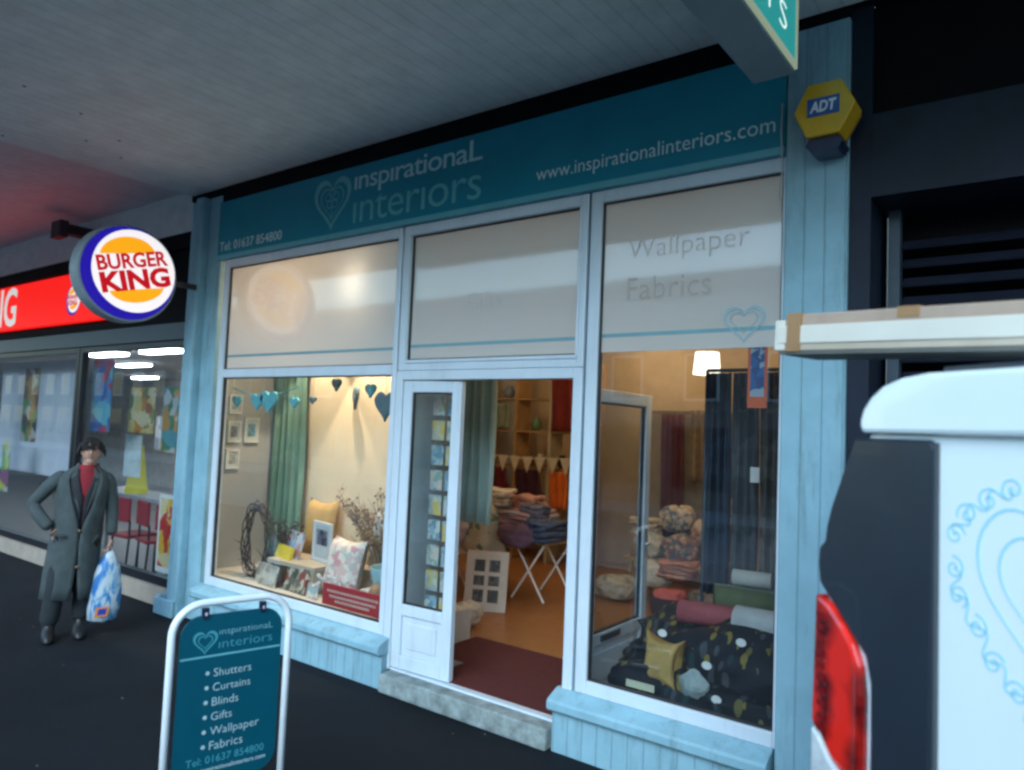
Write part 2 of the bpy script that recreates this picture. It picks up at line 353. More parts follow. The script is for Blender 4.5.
# lettering seen on the film
GB = mat('film_letters', (.48, .44, .41), .7, .05); GBF = mat('film_letters_faint', (.68, .66, .64), .7, .05)
ff = -.0004
stext('lettering', 'Wallpaper', GBF, w3, (-2.14, ff, 2.80), .74, .155, off=-.012, depth=.0004)
stext('lettering', 'Fabrics', GB, w3, (-2.14, ff, 2.585), .53, .135, off=-.004, depth=.0004)
stext('lettering', 'Gifts', GBF, w2, (-3.42, ff, 2.62), .32, .11, off=-.008)
b = SP(); heart_ring(b, -1.42, 2.40, .22, .19, .016, FRONT, ff - .001, ff); heart_ring(b, -1.42, 2.41, .15, .12, .007, FRONT, ff - .001, ff)
b.build('heart_emblem', mat('film_heart', (.30, .48, .55), .6, .05), w3)
# door frame
b = SP(); b.box(-4.055, -3.985, -.03, .045, .0, 2.184); b.box(-2.485, -2.415, -.03, .045, 0, 2.184); b.box(-3.9845, -2.4855, -.03, .045, 2.115, 2.184); b.box(-3.9845, -2.4855, -.02, .045, -.005, .012)
b.build('door_frame', UPVC, bevel=.006)
# doors: each leaf in its own local frame, hinge at origin, leaf along +x
def leaf(loc, rz, width, z0=.018, z1=2.11, name='door', side=.085, dark=False, handle=True):
    d = bpy.data.objects.new(name, None); sc.collection.objects.link(d); d.parent = shop; d.location = Vector(loc) - shop.location; d.rotation_euler = (0, 0, rz); d.empty_display_size = .1
    b = MB(); w_ = width; t0, t1 = -.025, .025
    b.box(0, side, t0, t1, z0, z1); b.box(w_ - side, w_, t0, t1, z0, z1); b.box(side + .0005, w_ - side - .0005, t0, t1, z1 - .085, z1)
    b.box(side + .0005, w_ - side - .0005, t0, t1, z0, z0 + .10); b.box(side + .0005, w_ - side - .0005, t0, t1, .40, .48)
    b.build('door_frame', UPVC, d, bevel=.006)
    MB().box(side + .001, w_ - side - .001, -.008, .008, z0 + .101, .399).build('panel', UPVC, d, bevel=.003)
    iw0, iw1 = side + .05, w_ - side - .05
    MB().box(iw0, iw1, -.016, -.0085, z0 + .15, .35).build('raised_panel', UPVC, d, bevel=.006)
    g = .01; zt = z1 - .086
    MB().box(side + .001, side + g, -.012, .012, .481, zt).box(w_ - side - g, w_ - side - .001, -.012, .012, .481, zt).box(side + g, w_ - side - g, -.012, .012, .481, .481 + g).box(side + g, w_ - side - g, -.012, .012, zt - g, zt).build('gasket', mat('rubber', (.03, .03, .035)), d)
    MB().box(side + g, w_ - side - g, -.003, .003, .49, zt - g).build('pane', PGLASS, d)
    return d
dl = leaf((-3.982, .005, 0), R(3.5), .545); dl['label'] = 'closed narrow left door leaf with tall glass pane'
dr = leaf((-2.475, .07, 0), R(91.0), .97, z1=2.07); dr['label'] = 'open right door leaf swung back into the shop'
MB().box(.30, .56, .0255, .034, .425, .465).build('letterbox', mat('letterbox', (.25, .27, .3), .3, .1, metal=.8), dr)
MB().box(.30, .56, -.034, -.0255, .425, .465).build('letterbox', mat('letterbox', (.25, .27, .3)), dr)
MB().tube([(.925, -.03, 1.0), (.925, -.065, 1.0), (.85, -.07, 1.0)], .009).box(.91, .94, -.03, -.0255, .9, 1.1).build('handle', mat('handle_metal', (.5, .5, .52), .3, .1, metal=.9), dr)
# canopy
CX0 = -7.10
can = SP().box(CX0, 3.0, -3.25, -.055, 4.0, 4.22).build('canopy', CEIL)
SP().box(CX0 - .03, 3.0, -3.35, -3.251, 3.93, 4.36).build('canopy_edge', mat('canopy_edge', (.35, .42, .45), .5, .1), can)
b = SP()
for x, y in [(-6.9, -2.05), (-6.95, -1.78), (-5.75, -2.05), (-5.9, -1.62), (-6.2, -1.2), (-6.45, -1.35), (-6.6, -1.0)]: SP().lathe([(.012, -.002), (.012, .001)], (x, y, 3.9995), n=8).build('nail_head', mat('nail', (.03, .03, .03), .6), can)

# upper storey above the canopy
SP().box(-7.1, -.88, .13, .4, 4.25, 8.5).build('upper_wall', mat('render_wall', (.5, .5, .47), .8, .15, 2, stain=.4))
b = SP()
for x in (-6.2, -4.3, -2.4):
    up = SP().box(x, x + 1.1, .10, .129, 5.2, 6.7).build('upper_window', UPVC); SP().box(x + .07, x + 1.03, .09, .099, 5.27, 6.63).build('pane', mat('dark_glass', (.03, .04, .05), .05, .1), up)
SP().box(-7.12, -.87, -.0, .45, 8.505, 8.7).build('parapet', STONE)

# ------------------------------------------------------------------ lamps inside the shop
def lamp(name, kind, loc, power, col, parent, **k):
    d = bpy.data.lights.new(name, kind); d.energy = power; d.color = col
    for a_, v in k.items(): setattr(d, a_, v)
    o = bpy.data.objects.new(name, d); sc.collection.objects.link(o); o.parent = parent; o.location = loc; return o
WARM = (1.0, .72, .42)
WH = mat('white_plastic', (.75, .75, .72), .4, .05)
def wall_spot(x, lb, pw):
    sp0 = thing('ceiling_spotlight', lb, 'spotlight', (x, .60, 3.0), group='warm spotlights above the left window display')
    b = MB(); b.lathe([(.02, .27), (.02, .12), (.045, .11), (.055, .0), (.05, -.005)]); b.build('housing', WH, sp0, smooth=True)
    MB().lathe([(.044, -.012), (.044, .01)]).build('bulb', emis('warm_bulb', (1, .8, .5), 25), sp0)
    l = lamp('bulb_light', 'SPOT', (0, 0, -.03), pw, (1, .80, .56), sp0, spot_size=R(62), spot_blend=.22, shadow_soft_size=.02)
    l.rotation_euler = (R(4), 0, 0)
    lamp('film_fill', 'POINT', (0, -.10, -.05), pw * .075, WARM, sp0, shadow_soft_size=.04)  # extra point light, added beside the bulb to brighten the frosted film
wall_spot(-6.10, 'left warm spotlight added as fill light on the cream display wall', 26)  # this left spotlight is added as fill for the display wall
wall_spot(-5.38, 'right warm spotlight glowing behind the frosted glass of the left window', 34)
sp1 = thing('small_spotlight', 'small bare spotlight right behind the frosted glass at the top of the left window', 'spotlight', (-4.66, .26, 2.96))
MB().lathe([(.02, .31), (.02, .12), (.04, .10), (.045, .02), (.04, .018)]).build('housing', WH, sp1, smooth=True); MB().lathe([(.036, .0), (.036, .017)]).build('bulb', emis('warm_bulb', (1, .8, .5), 25), sp1)
lamp('bulb_light', 'POINT', (0, -.03, -.03), 1.5, (1, .86, .66), sp1, shadow_soft_size=.04)
pl = thing('pendant_lamp', 'glowing white drum pendant lamp hanging behind the right window', 'lamp', (-2.12, 1.2, 2.24))
MB().lathe([(.10, .0), (.085, .16), (.083, .16), (.098, .0)], n=24).build('lamp_shade', emis('lit_shade', (1, .86, .66), 2.2), pl, smooth=True)
MB().tube([(0, 0, .16), (0, 0, 1.03)], .004).build('cable', BLACK, pl)
lamp('bulb_light', 'POINT', (0, 0, .02), 3, WARM, pl, shadow_soft_size=.06)
for i, (x, y, nm) in enumerate([(-5.3, 2.6, 'unseen round ceiling lamp added over the quilt table'), (-3.0, 2.6, 'unseen round ceiling lamp added above the shop floor behind the open door'), (-4.4, 4.4, 'unseen round ceiling lamp added at the back of the shop'), (-2.0, 4.3, 'unseen round ceiling lamp added over the back right corner')]):
    c = thing('fill_ceiling_lamp', nm, 'lamp', (x, y, 3.2), group='unseen ceiling lamps added to light the shop')  # unseen lamps, added to light the room
    MB().lathe([(.14, .069), (.14, .03), (.11, 0), (.02, -.01)], n=24).build('diffuser', emis('warm_diffuser', (1, .8, .52), 3), c, smooth=True)
    lamp('bulb_light', 'POINT', (0, 0, -.1), 4.4, WARM, c, shadow_soft_size=.12)

# ------------------------------------------------------------------ window one display
BLUEG = mat('heart_fabric', (.10, .17, .20), .8, .15, 12)
TEALH = mat('teal_heart_fabric', (.10, .42, .50), .8, .15, 12)
def hang_heart(x, y, z, s_, mt, label, rz=0, top=3.26):
    t = thing('hanging_heart', label, 'heart', (x, y, z), rz, 'hearts hanging in the left window')
    b = MB(); rings = []
    H_ = heart(0, 0, s_, s_ * .95, 28); nn = [(.72, -.018), (.93, -.013), (1, 0), (.93, .013), (.72, .018)]
    rings = [[(a_ * k, d, c * k) for a_, c in H_] for k, d in nn]
    b.loft(rings); b.build('heart', mt, t, smooth=True)
    MB().tube([(0, 0, s_ * .25), (0, 0, top - z)], .0022, n=5).build('string', mat('string', (.5, .45, .38)), t)
for a_ in [(-5.30, .18, 1.96, .075, BLUEG, 'narrow grey blue heart turned edge on, leftmost of the hearts by the spotlight', R(70)),
           (-5.04, .22, 2.10, .12, BLUEG, 'small grey blue heart hanging highest in the left window', 0),
           (-5.55, .88, 2.02, .24, BLUEG, 'thin grey blue heart turned edge on, nearest the cream wall', R(-30)),
           (-4.64, .25, 2.05, .13, TEALH, 'pale turquoise heart hanging just left of the large grey heart', 0),
           (-4.40, .20, 1.92, .26, BLUEG, 'large grey blue heart hanging at the right edge of the left window', 0)]:
    hang_heart(*a_)
# bunting of teal cloth on the left
t = thing('heart_garland', 'turquoise cloth heart garland strung across the left of the window display', 'garland', (-6.2, .25, 2.0))
MB().tube([(-.45, 0, .08), (-.2, 0, .02), (.1, 0, 0), (.35, 0, .03), (.62, 0, .09)], .006).build('string', TEALH, t)
for dx, sz in ((-.36, .14), (-.02, .2), (.16, .26), (.55, .12)):
    MB().prism(heart(dx, -.06, sz, sz * .8), FRONT, -.012, .012).build('heart', TEALH, t, bevel=.004)
# curtain in the corner
def curtain(name, label, x0, x1, y, z0, z1, mt, waves=7, amp=.035, grp=None, cat='curtain'):
    b = MB(); n = waves * 8; rows = 10
    for side, off in ((0, 0.0), (1, .006)):
        pass
    rings = []
    for j in range(rows + 1):
        z = z0 + (z1 - z0) * j / rows; fr = []; bk = []
        for i in range(n + 1):
            q = i / n; x = x0 + (x1 - x0) * q; yy = y + amp * (1 - .35 * j / rows) * math.sin(q * waves * 2 * math.pi + .4 * math.sin(j * .6 + q * 5)) + .01 * math.sin(13 * q + j * .5)
            fr.append((x, yy - .004, z)); bk.append((x, yy + .004, z))
        rings.append(fr + bk[::-1])
    b.loft(rings); return tag(b.build(name, mt, smooth=True), label, cat, grp)
GREENC = mat('green_curtain', (.13, .24, .19), .85, .2, 3)
curtain('curtain', 'full length sage green curtain in the corner of the left window display', -6.84, -6.30, .88, .27, 2.9, GREENC, 5, .05)
# framed pictures on the left wall
WF = mat('picture_frame_white', (.62, .64, .64), .5, .05); 
def wall_pic(y, z, w_, h, label, inner=(.35, .40, .42)):
    t = thing('framed_picture', label, 'picture', (-6.86, y, z), 0, 'framed pictures on the display side wall'); f = .022
    MB().box(.002, .022, -w_ / 2, -w_ / 2 + f, -h / 2, h / 2).box(.002, .022, w_ / 2 - f, w_ / 2, -h / 2, h / 2).box(.002, .022, -w_ / 2 + f, w_ / 2 - f, -h / 2, -h / 2 + f).box(.002, .022, -w_ / 2 + f, w_ / 2 - f, h / 2 - f, h / 2).build('frame', WF, t)
    MB().box(.002, .012, -w_ / 2 + f, w_ / 2 - f, -h / 2 + f, h / 2 - f).build('mount', mat('mount%.2f' % z, (.55, .57, .56), .6, .05), t)
    MB().box(.0125, .014, -w_ / 4, w_ / 4, -h / 4, h / 4).build('print', mat('print%d%d' % (y * 100, z * 100), inner, .6, .5, 20), t)
wall_pic(.42, 1.92, .15, .20, 'white framed picture at the top of the left wall of the display')
wall_pic(.42, 1.64, .15, .22, 'white framed picture below the top one on the display wall', (.2, .24, .28))
wall_pic(.62, 1.66, .17, .26, 'white framed picture nearest the green curtain', (.15, .3, .4))
wall_pic(.42, 1.36, .15, .20, 'white framed picture lowest on the display wall', (.3, .33, .3))
# twig wreath and twig bundle
TWIG = mat('twigs', (.055, .045, .045), .9, .4, 15); TWIG2 = mat('dry_twigs', (.22, .15, .09), .9, .4, 15)
def wreath(loc, r_, label, mt, n=9, name='twig_wreath', squash=1.25):
    b = MB()
    for k in range(n):
        pts = []; ph = random.uniform(0, 6.28); rr = r_ * random.uniform(.88, 1.1)
        for i in range(26):
            an = 2 * math.pi * i / 26; q = rr * (1 + .06 * math.sin(3 * an + ph)); pts.append((q * math.cos(an), .04 * math.sin(2 * an + ph), q * squash * math.sin(an) + r_ * squash))
        b.tube(pts, random.uniform(.003, .006), 5, closed=True)
    for k in range(26):
        an = random.uniform(3.4, 6.0); p = Vector((r_ * math.cos(an), 0, r_ * squash * math.sin(an) + r_ * squash)); d = Vector((random.uniform(-1, 1), random.uniform(-.5, .5), random.uniform(-.5, .9))).normalized() * random.uniform(.08, .2)
        b.tube([p, p + d * .5 + Vector((0, 0, .02)), p + d], [.005, .004, .001], 5)
    o = b.build(name, mt, local=True); o.location = loc; return tag(o, label, 'wreath' if 'wreath' in name else 'branches')
wreath((-6.28, .38, .27), .20, 'dark twig wreath standing at the left end of the window display', TWIG, 10, squash=1.7)
def branches(loc, label, mt, n, h, spread, name='dried_branches'):
    b = MB()
    for k in range(n):
        an = random.uniform(0, 6.28); s_ = random.uniform(.2, 1) * spread; tip = Vector((s_ * math.cos(an), s_ * math.sin(an) * .4, h * random.uniform(.6, 1))); mid = tip * .5 + Vector((random.uniform(-.05, .05), 0, .05))
        b.tube([(0, 0, 0), mid, tip], [.006, .004, .0015], 5)
        for q in range(4):
            p = mid.lerp(tip, random.random()); b.tube([p, p + Vector((random.uniform(-.1, .1), random.uniform(-.05, .05), random.uniform(.02, .12)))], [.003, .001], 4)
            b.ball(p + Vector((random.uniform(-.05, .05), 0, random.uniform(0, .08))), .012, n=5, k=3)
    o = b.build(name, mt, local=True); o.location = loc; return tag(o, label, 'branches')
branches((-5.95, .5, .27), 'dark bundle of twigs on the bed beside the wreath', TWIG, 26, .55, .28)
o = MB().box(-.62, .62, -.12, .12, 0, .235).build('display_box', mat('crate_wood', (.42, .36, .28)), local=True, bevel=.004); o.location = (-4.98, .72, .262); tag(o, 'long low wooden box behind the floral cushion', 'box')
branches((-5.05, .82, .50), 'dry brown branches fanned out below the spotlight', TWIG2, 60, .66, .62)
branches((-4.72, .55, .50), 'sprawl of dry seed heads in front of the grey cushion', TWIG2, 40, .38, .40)
# low table and books, cards, frame
t = thing('display_crate', 'low pale display crate carrying the books and the photo frame', 'crate', (-5.62, .48, .262))
MB().box(-.34, .34, -.2, .2, .20, .24).build('top', mat('crate_wood', (.42, .36, .28), .7, .2, 8), t, bevel=.004)
for x in (-.32, .29): MB().box(x, x + .03, -.19, .19, 0, .199).build('side_panel', mat('crate_wood', (.42, .36, .28)), t)
def picmat(name, cols, scale=9):
    """printed matter: blotchy picture in a few colours"""
    if name in MATS: return MATS[name]
    mt, tr, p = nodes_mat(name); L = tr.links.new; tc = tr.nodes.new('ShaderNodeTexCoord'); v = tr.nodes.new('ShaderNodeTexVoronoi'); v.inputs['Scale'].default_value = scale
    nz = tr.nodes.new('ShaderNodeTexNoise'); nz.inputs['Scale'].default_value = scale * .7; mx = tr.nodes.new('ShaderNodeVectorMath'); mx.operation = 'MULTIPLY_ADD'; mx.inputs[1].default_value = (2.2 / scale,) * 3
    L(tc.outputs['Object'], nz.inputs['Vector']); L(nz.outputs['Color'], mx.inputs[0]); L(tc.outputs['Object'], mx.inputs[2]); L(mx.outputs[0], v.inputs['Vector'])
    s_ = tr.nodes.new('ShaderNodeSeparateColor'); L(v.outputs['Color'], s_.inputs[0]); rp_ = tr.nodes.new('ShaderNodeValToRGB'); rp_.color_ramp.interpolation = 'CONSTANT'
    while len(rp_.color_ramp.elements) < len(cols): rp_.color_ramp.elements.new(.5)
    for i, c in enumerate(cols): rp_.color_ramp.elements[i].position = i / len(cols); rp_.color_ramp.elements[i].color = tuple(c) + (1,)
    L(s_.outputs[0], rp_.inputs[0]); L(rp_.outputs[0], p.inputs['Base Color']); p.inputs['Roughness'].default_value = .5; MATS[name] = mt; return mt
def card(x, y, z, w_, h, tilt, rz, mt, label, name='greeting_card', cat='card', th=.012, grp=None):
    b = MB(); c, s_ = math.cos(R(tilt)), math.sin(R(tilt))
    fn = lambda a_, b_, d: (a_, d * c + b_ * s_, b_ * c - d * s_)
    b.prism([(-w_ / 2, .0), (w_ / 2, .0), (w_ / 2, h), (-w_ / 2, h)], fn, 0, th)
    o = b.build(name, mt, local=True); o.location = (x, y, z); o.rotation_euler = (0, 0, R(rz)); return tag(o, label, cat, grp)
card(-5.86, .36, .503, .32, .12, 18, -14, mat('book_yellow', (.65, .50, .05), .5, .1), 'yellow book lying in front on the crate', 'book', 'book', .03)
card(-5.84, .44, .505, .32, .24, 14, -14, picmat('bookblue', [(.25, .32, .42), (.5, .55, .6), (.55, .25, .2), (.3, .4, .6)], 14), 'blue and grey picture book propped up on the crate', 'book', 'book', .025)
t = thing('photo_frame', 'white photo frame with a dark landscape photograph standing on the crate', 'photo frame', (-5.47, .50, .503), R(-10))
MB().box(-.17, -.14, 0, .02, 0, .36).box(.14, .17, 0, .02, 0, .36).box(-.14, .14, 0, .02, 0, .03).box(-.14, .14, 0, .02, .33, .36).build('frame', WF, t, bevel=.003)
MB().box(-.14, .14, .006, .014, .03, .33).build('mount', mat('mount_pale', (.5, .52, .52)), t)
MB().box(-.10, .10, .003, .0055, .15, .29).build('print', picmat('darkphoto', [(.03, .03, .05), (.12, .12, .16), (.25, .25, .3)], 14), t)
card(-5.50, .24, .262, .34, .22, 12, -6, picmat('cardsA', [(.35, .3, .22), (.25, .05, .04), (.06, .08, .05), (.5, .45, .36), (.12, .12, .1)], 16), 'dark and red illustrated card leaning on the front of the crate')
card(-5.88, .22, .262, .30, .19, 12, -6, picmat('cardsB', [(.4, .38, .32), (.3, .26, .2), (.5, .47, .4)], 16), 'beige card leaning on the left of the crate front')
for i_, (x_, w_0, c_0, l_0) in enumerate([(-5.36, .16, (.5, .5, .46), 'white card propped between the photo frame and the floral cushion'), (-4.62, .20, (.50, .52, .55), 'pale blue grey card on the low wooden box near the bowl')]):
    card(x_, .56, .498, w_0, .22, 10, 5, mat('plaincard%d' % i_, c_0, .6, .2, 14), l_0)
for i, (x, y, z, w_, h, c, lb) in enumerate([(-5.20, .20, .262, .16, .13, [(.6, .58, .5), (.5, .3, .3), (.3, .4, .4)], 'small floral card standing between the crate and the floral cushion'), (-5.30, .62, .498, .14, .18, [(.35, .45, .5), (.6, .6, .55), (.5, .4, .2)], 'small blue and cream card on the left end of the long box'), (-4.36, .80, .262, .24, .52, [(.5, .48, .42), (.4, .42, .4), (.55, .5, .45)], 'tall pale print leaning in the right corner of the left window'), (-6.02, .30, .262, .22, .18, [(.3, .26, .2), (.4, .36, .3), (.2, .18, .15)], 'brown card leaning beside the twig wreath')]):
    card(x, y, z, w_, h, 10, -5 + 6 * i, picmat('wcard%d' % i, c, 16), lb)
PINKF = picmat('floral', [(.62, .45, .42), (.72, .66, .58), (.45, .5, .45), (.7, .62, .55), (.55, .3, .32)], 18)
def cushion(x, y, z, w_, h, d, tilt, rz, mt, label, name='cushion', cat='cushion', grp=None, pinch=.22):
    b = MB(); n = 12; c, s_ = math.cos(R(tilt)), math.sin(R(tilt))
    def P_(i, j, sg):
        a_, q = i / n * 2 - 1, j / n * 2 - 1
        e_ = 1 - pinch * (1 - a_ * a_) * abs(q) ** 3 * .6; f_2 = 1 - pinch * (1 - q * q) * abs(a_) ** 3 * .6
        X = a_ * w_ / 2 * f_2; Z = (q * e_) * h / 2; D = sg * d / 2 * ((1 - a_ ** 4) * (1 - q ** 4)) ** .5
        Z += h / 2; return (X, D * c + Z * s_, Z * c - D * s_)
    for sg in (-1, 1):
        k = len(b.v); b.v += [Vector(P_(i, j, sg)) for i in range(n + 1) for j in range(n + 1)]
        for i in range(n):
            for j in range(n): b.f.append([k + i * (n + 1) + j, k + (i + 1) * (n + 1) + j, k + (i + 1) * (n + 1) + j + 1, k + i * (n + 1) + j + 1]); b.m.append(0)
    o = b.build(name, mt, local=True, smooth=True); o.location = (x, y, z); o.rotation_euler = (0, 0, R(rz)); return tag(o, label, cat, grp)
cushion(-5.04, .36, .272, .50, .52, .18, 12, -8, PINKF, 'pink and cream floral cushion in the middle of the window display')
cushion(-4.80, .70, .50, .52, .52, .18, 10, 0, mat('grey_cushion', (.42, .42, .40), .8, .15, 8), 'plain grey cushion behind the floral cushion')
cushion(-5.90, .80, .40, .44, .62, .18, 6, 0, mat('sand_cushion', (.50, .30, .10), .8, .15, 8), 'tall mustard cushion behind the photo frame')
o = MB().lathe([(.02, 0), (.10, .02), (.16, .10), (.175, .19), (.17, .20), (.155, .19), (.14, .1), (.02, .03)], n=28).build('bowl', mat('duck_egg_glaze', (.28, .48, .52), .25, .1), local=True, smooth=True); o.location = (-4.44, .40, .42); tag(o, 'pale blue glazed bowl standing at the right of the window display', 'bowl')
o = MB().box(-.2, .2, -.18, .18, 0, .156).build('display_block', mat('white_block', (.6, .6, .58), .6, .1), local=True, bevel=.004); o.location = (-4.48, .46, .262); tag(o, 'white block under the pale blue bowl', 'block')
o = MB().ball((0, 0, .065), .065).build('rope_ball', mat('rope', (.38, .22, .12), .9, .3, 30, bump=1, bscale=60), local=True, smooth=True); o.location = (-4.36, .17, .39); tag(o, 'brown rope ball lying behind the red sign', 'ball')
for i, (x, z, mtc) in enumerate([(-4.55, .84, (.55, .55, .58)), (-4.42, .84, (.6, .55, .5))]):
    pass
t = thing('window_notice', 'long red notice with cream print at the bottom right of the left window', 'notice', (-4.50, .045, .31), 0)
MB().box(-.36, .36, .0, .012, .0, .17).build('board', mat('red_board', (.42, .03, .035), .5, .08), t, bevel=.002)
b = MB()
for row, (z, x0, x1) in enumerate([(.115, -.30, .30), (.075, -.27, .27), (.04, -.2, .2)]):
    x = x0
    while x < x1:
        w_ = random.uniform(.012, .03); b.box(x, min(x + w_, x1), -.0025, -.0005, z - .007, z + .012); x += w_ + .008
b.build('print', mat('cream_print', (.62, .42, .34), .6, .05), t)
b = MB()
for k in range(30):
    x = random.uniform(-.22, .22); z = random.uniform(.0, .10); b.ball((x, random.uniform(-.06, .06), z), .02, .015, .018, n=6, k=4)
o = b.build('pot_pourri', mat('white_flowers', (.62, .6, .58), .8, .2, 20), local=True); o.location = (-4.86, .16, .40); tag(o, 'heap of small white cloth flowers behind the red notice', 'flowers')
o = MB().lathe([(.05, 0), (.07, .02), (.085, .12), (.06, .2), (.035, .24), (.05, .27), (.04, .27), (.03, .24)], n=20).build('vase', mat('stone_glaze', (.5, .49, .45), .4, .1), local=True, smooth=True); o.location = (-4.28, .8, .262); tag(o, 'grey stoneware vase in the back right corner of the left display', 'vase')

# greeting cards rack behind the left door leaf
t = thing('card_rack', 'tall rack of small picture cards standing behind the narrow glass door leaf', 'card rack', (-3.82, .30, 0))
b = MB(); b.tube([(-.14, 0, .02), (-.14, 0, 2.0)], .006).tube([(.14, 0, .02), (.14, 0, 2.0)], .006); b.box(-.17, .17, -.12, .12, 0, .02)
for i in range(9): b.tube([(-.14, 0, .34 + i * .19), (.14, 0, .34 + i * .19)], .004)
b.build('frame', mat('wire', (.3, .32, .34), .4, .1, metal=.6), t)
cc = [[(.3, .5, .6), (.6, .65, .6), (.2, .35, .45)], [(.6, .6, .5), (.7, .55, .15), (.4, .5, .5)], [(.55, .6, .62), (.3, .45, .4), (.65, .6, .5)]]
for i in range(9):
    for j in range(2):
        x = -.075 + j * .15; z = .345 + i * .19
        MB().prism([(x - .062, z), (x + .062, z), (x + .062, z + .15), (x - .062, z + .15)], lambda a_, b_, d: (a_, d + (b_ - .3) * .0, b_), -.012, -.008).build('card', picmat('rackcard%d' % ((i + j) % 3), cc[(i + j) % 3], 22), t)

# ------------------------------------------------------------------ seen through the open door
tag(MB().box(-4.05, -2.50, .06, 1.06, -.003, .012).build('door_mat', mat('maroon_mat', (.085, .010, .010), .95, .25, 30, bump=.8, bscale=220), bevel=.004), 'large maroon mat on the floor just inside the open door', 'mat')
curtain('curtain', 'pale duck egg curtain hanging beside the doorway in view of the open door', -4.42, -4.00, 1.12, .95, 3.2, mat('duck_egg_curtain', (.38, .54, .52), .8, .15, 3), 4, .04)
# folding table under quilts
t = thing('folding_table', 'folding table with crossed white legs under the heap of quilts', 'table', (-5.05, 2.75, 0))
MB().box(-.75, .75, -.32, .32, .60, .63).build('table_top', mat('table_wood', (.45, .35, .22), .6, .15), t, bevel=.004)
for sx_ in (-.55, .5):
    for sy_ in (-1, 1): [MB().tube([(sx_ - .2 * sy_, yy_, 0.01), (sx_ + .2 * sy_, yy_, .6)], .013).build('leg', WH, t) for yy_ in (-.26 - .014 * (sy_ > 0), .26)]
def blob_cloth(loc, sx_, sy_, sz_, mt, label, name='folded_quilt', cat='quilt', seed=0, grp=None, n=34, k=20, rz=0, sq=3.2, crease=.10):
    rnd = random.Random(seed); ph = [rnd.uniform(0, 6.28) for _ in range(6)]; b = MB(); rings = []
    for i in range(k + 1):
        v = i / k; th = math.pi * (v * .98 + .01); rings.append([])
        for j in range(n):
            a_ = 2 * math.pi * j / n; c_, s_ = math.cos(a_), math.sin(a_)
            rr = (abs(c_) ** sq + abs(s_) ** sq) ** (-1 / sq); st_ = math.sin(th) ** .45; w_ = 1 + .06 * math.sin(3 * a_ + ph[0] + v * 5) + .05 * math.sin(5 * a_ + ph[1] - v * 7) + .03 * math.sin(9 * v * 3 + ph[2] + a_) + crease * (1 - abs(math.sin(4.5 * a_ + ph[4] + 2.5 * math.sin(v * 6 + ph[5])))) ** 2 + crease * .8 * (1 - abs(math.sin(7 * v + ph[0] + 1.7 * math.sin(a_ * 2 + ph[1])))) ** 3
            zz = (1 - math.cos(th)) / 2; rings[-1].append((c_ * rr * sx_ / 2 * st_ * w_, s_ * rr * sy_ / 2 * st_ * w_, zz * sz_ * (1 + .07 * math.sin(2 * a_ + ph[3]) * (zz > .5))))
    b.loft(rings); o = b.build(name, mt, local=True, smooth=True); o.location = loc; o.rotation_euler = (0, 0, rz); return tag(o, label, cat, grp)
QG = 'quilts and fabrics heaped on the folding table'
def drape(loc, w_, d_, top, drop, mt, label, grp, seed=0, rz=0):
    """cloth laid over an edge: rumpled top and hanging, fluted sides"""
    rnd = random.Random(seed); ph = [rnd.uniform(0, 6.28) for _ in range(5)]; n = 72; b = MB(); rings = []
    for (k, z) in ((.02, 1.0), (.35, 1.0), (.7, .99), (.93, .97), (1.0, .92), (1.03, .75), (1.06, .5), (1.09, .25), (1.12, 0)):
        ring = []
        for j in range(n):
            a_ = 2 * math.pi * j / n; c_, q_ = math.cos(a_), math.sin(a_); rr = (abs(c_) ** 7 + abs(q_) ** 7) ** (-1 / 7)
            fl = (1 - z) * (.05 * math.sin(14 * a_ + ph[0]) + .04 * math.sin(9 * a_ + ph[1])); bump = .05 * math.sin(3 * c_ * k * 2 + ph[2]) * math.cos(4 * q_ * k + ph[3]) + .02 * math.sin(11 * c_ * k + 7 * q_ * k)
            hz = top - (1 - z) * (drop * (1 + .25 * math.sin(2 * a_ + ph[4]))) + bump * (z > .9) * 1.4
            ring.append((c_ * rr * w_ / 2 * k * (1 + fl), q_ * rr * d_ / 2 * k * (1 + fl), hz))
        rings.append(ring)
    b.loft(rings); o = b.build('draped_quilt', mt, local=True, smooth=True); o.location = loc; o.rotation_euler = (0, 0, rz); return tag(o, label, 'quilt', grp)
def folded(loc, w_, d_, th, layers, mt, label, name='folded_fabric', cat='fabric', grp=None, seed=0, rz=0):
    """a pile of folded cloth: soft slabs with rounded fold edges"""
    rnd = random.Random(seed); b = MB(); z = 0
    for q in range(layers):
        n = 44; ox, oy = rnd.uniform(-.02, .02), rnd.uniform(-.02, .02); ph = rnd.uniform(0, 6.28); t_ = th * rnd.uniform(.8, 1.2); rings = []
        for (k, zz) in ((.03, 0), (.94, 0), (.99, .2), (1.0, .5), (.99, .8), (.94, 1), (.03, 1.0)):
            ring = []
            for j in range(n):
                a_ = 2 * math.pi * j / n; c_, q_ = math.cos(a_), math.sin(a_); rr = (abs(c_) ** 6 + abs(q_) ** 6) ** (-1 / 6); wv = 1 + .035 * math.sin(5 * a_ + ph) + .02 * math.sin(11 * a_ - ph)
                sag = -.012 * math.sin(3 * a_ + ph) * k * (q > 0)
                ring.append((ox + c_ * rr * w_ / 2 * k * wv, oy + q_ * rr * d_ / 2 * k * wv, z + zz * t_ + sag))
            rings.append(ring)
        b.loft(rings); z += t_ + .001
    o = b.build(name, mt, local=True, smooth=True); o.location = loc; o.rotation_euler = (0, 0, rz); return tag(o, label, cat, grp)
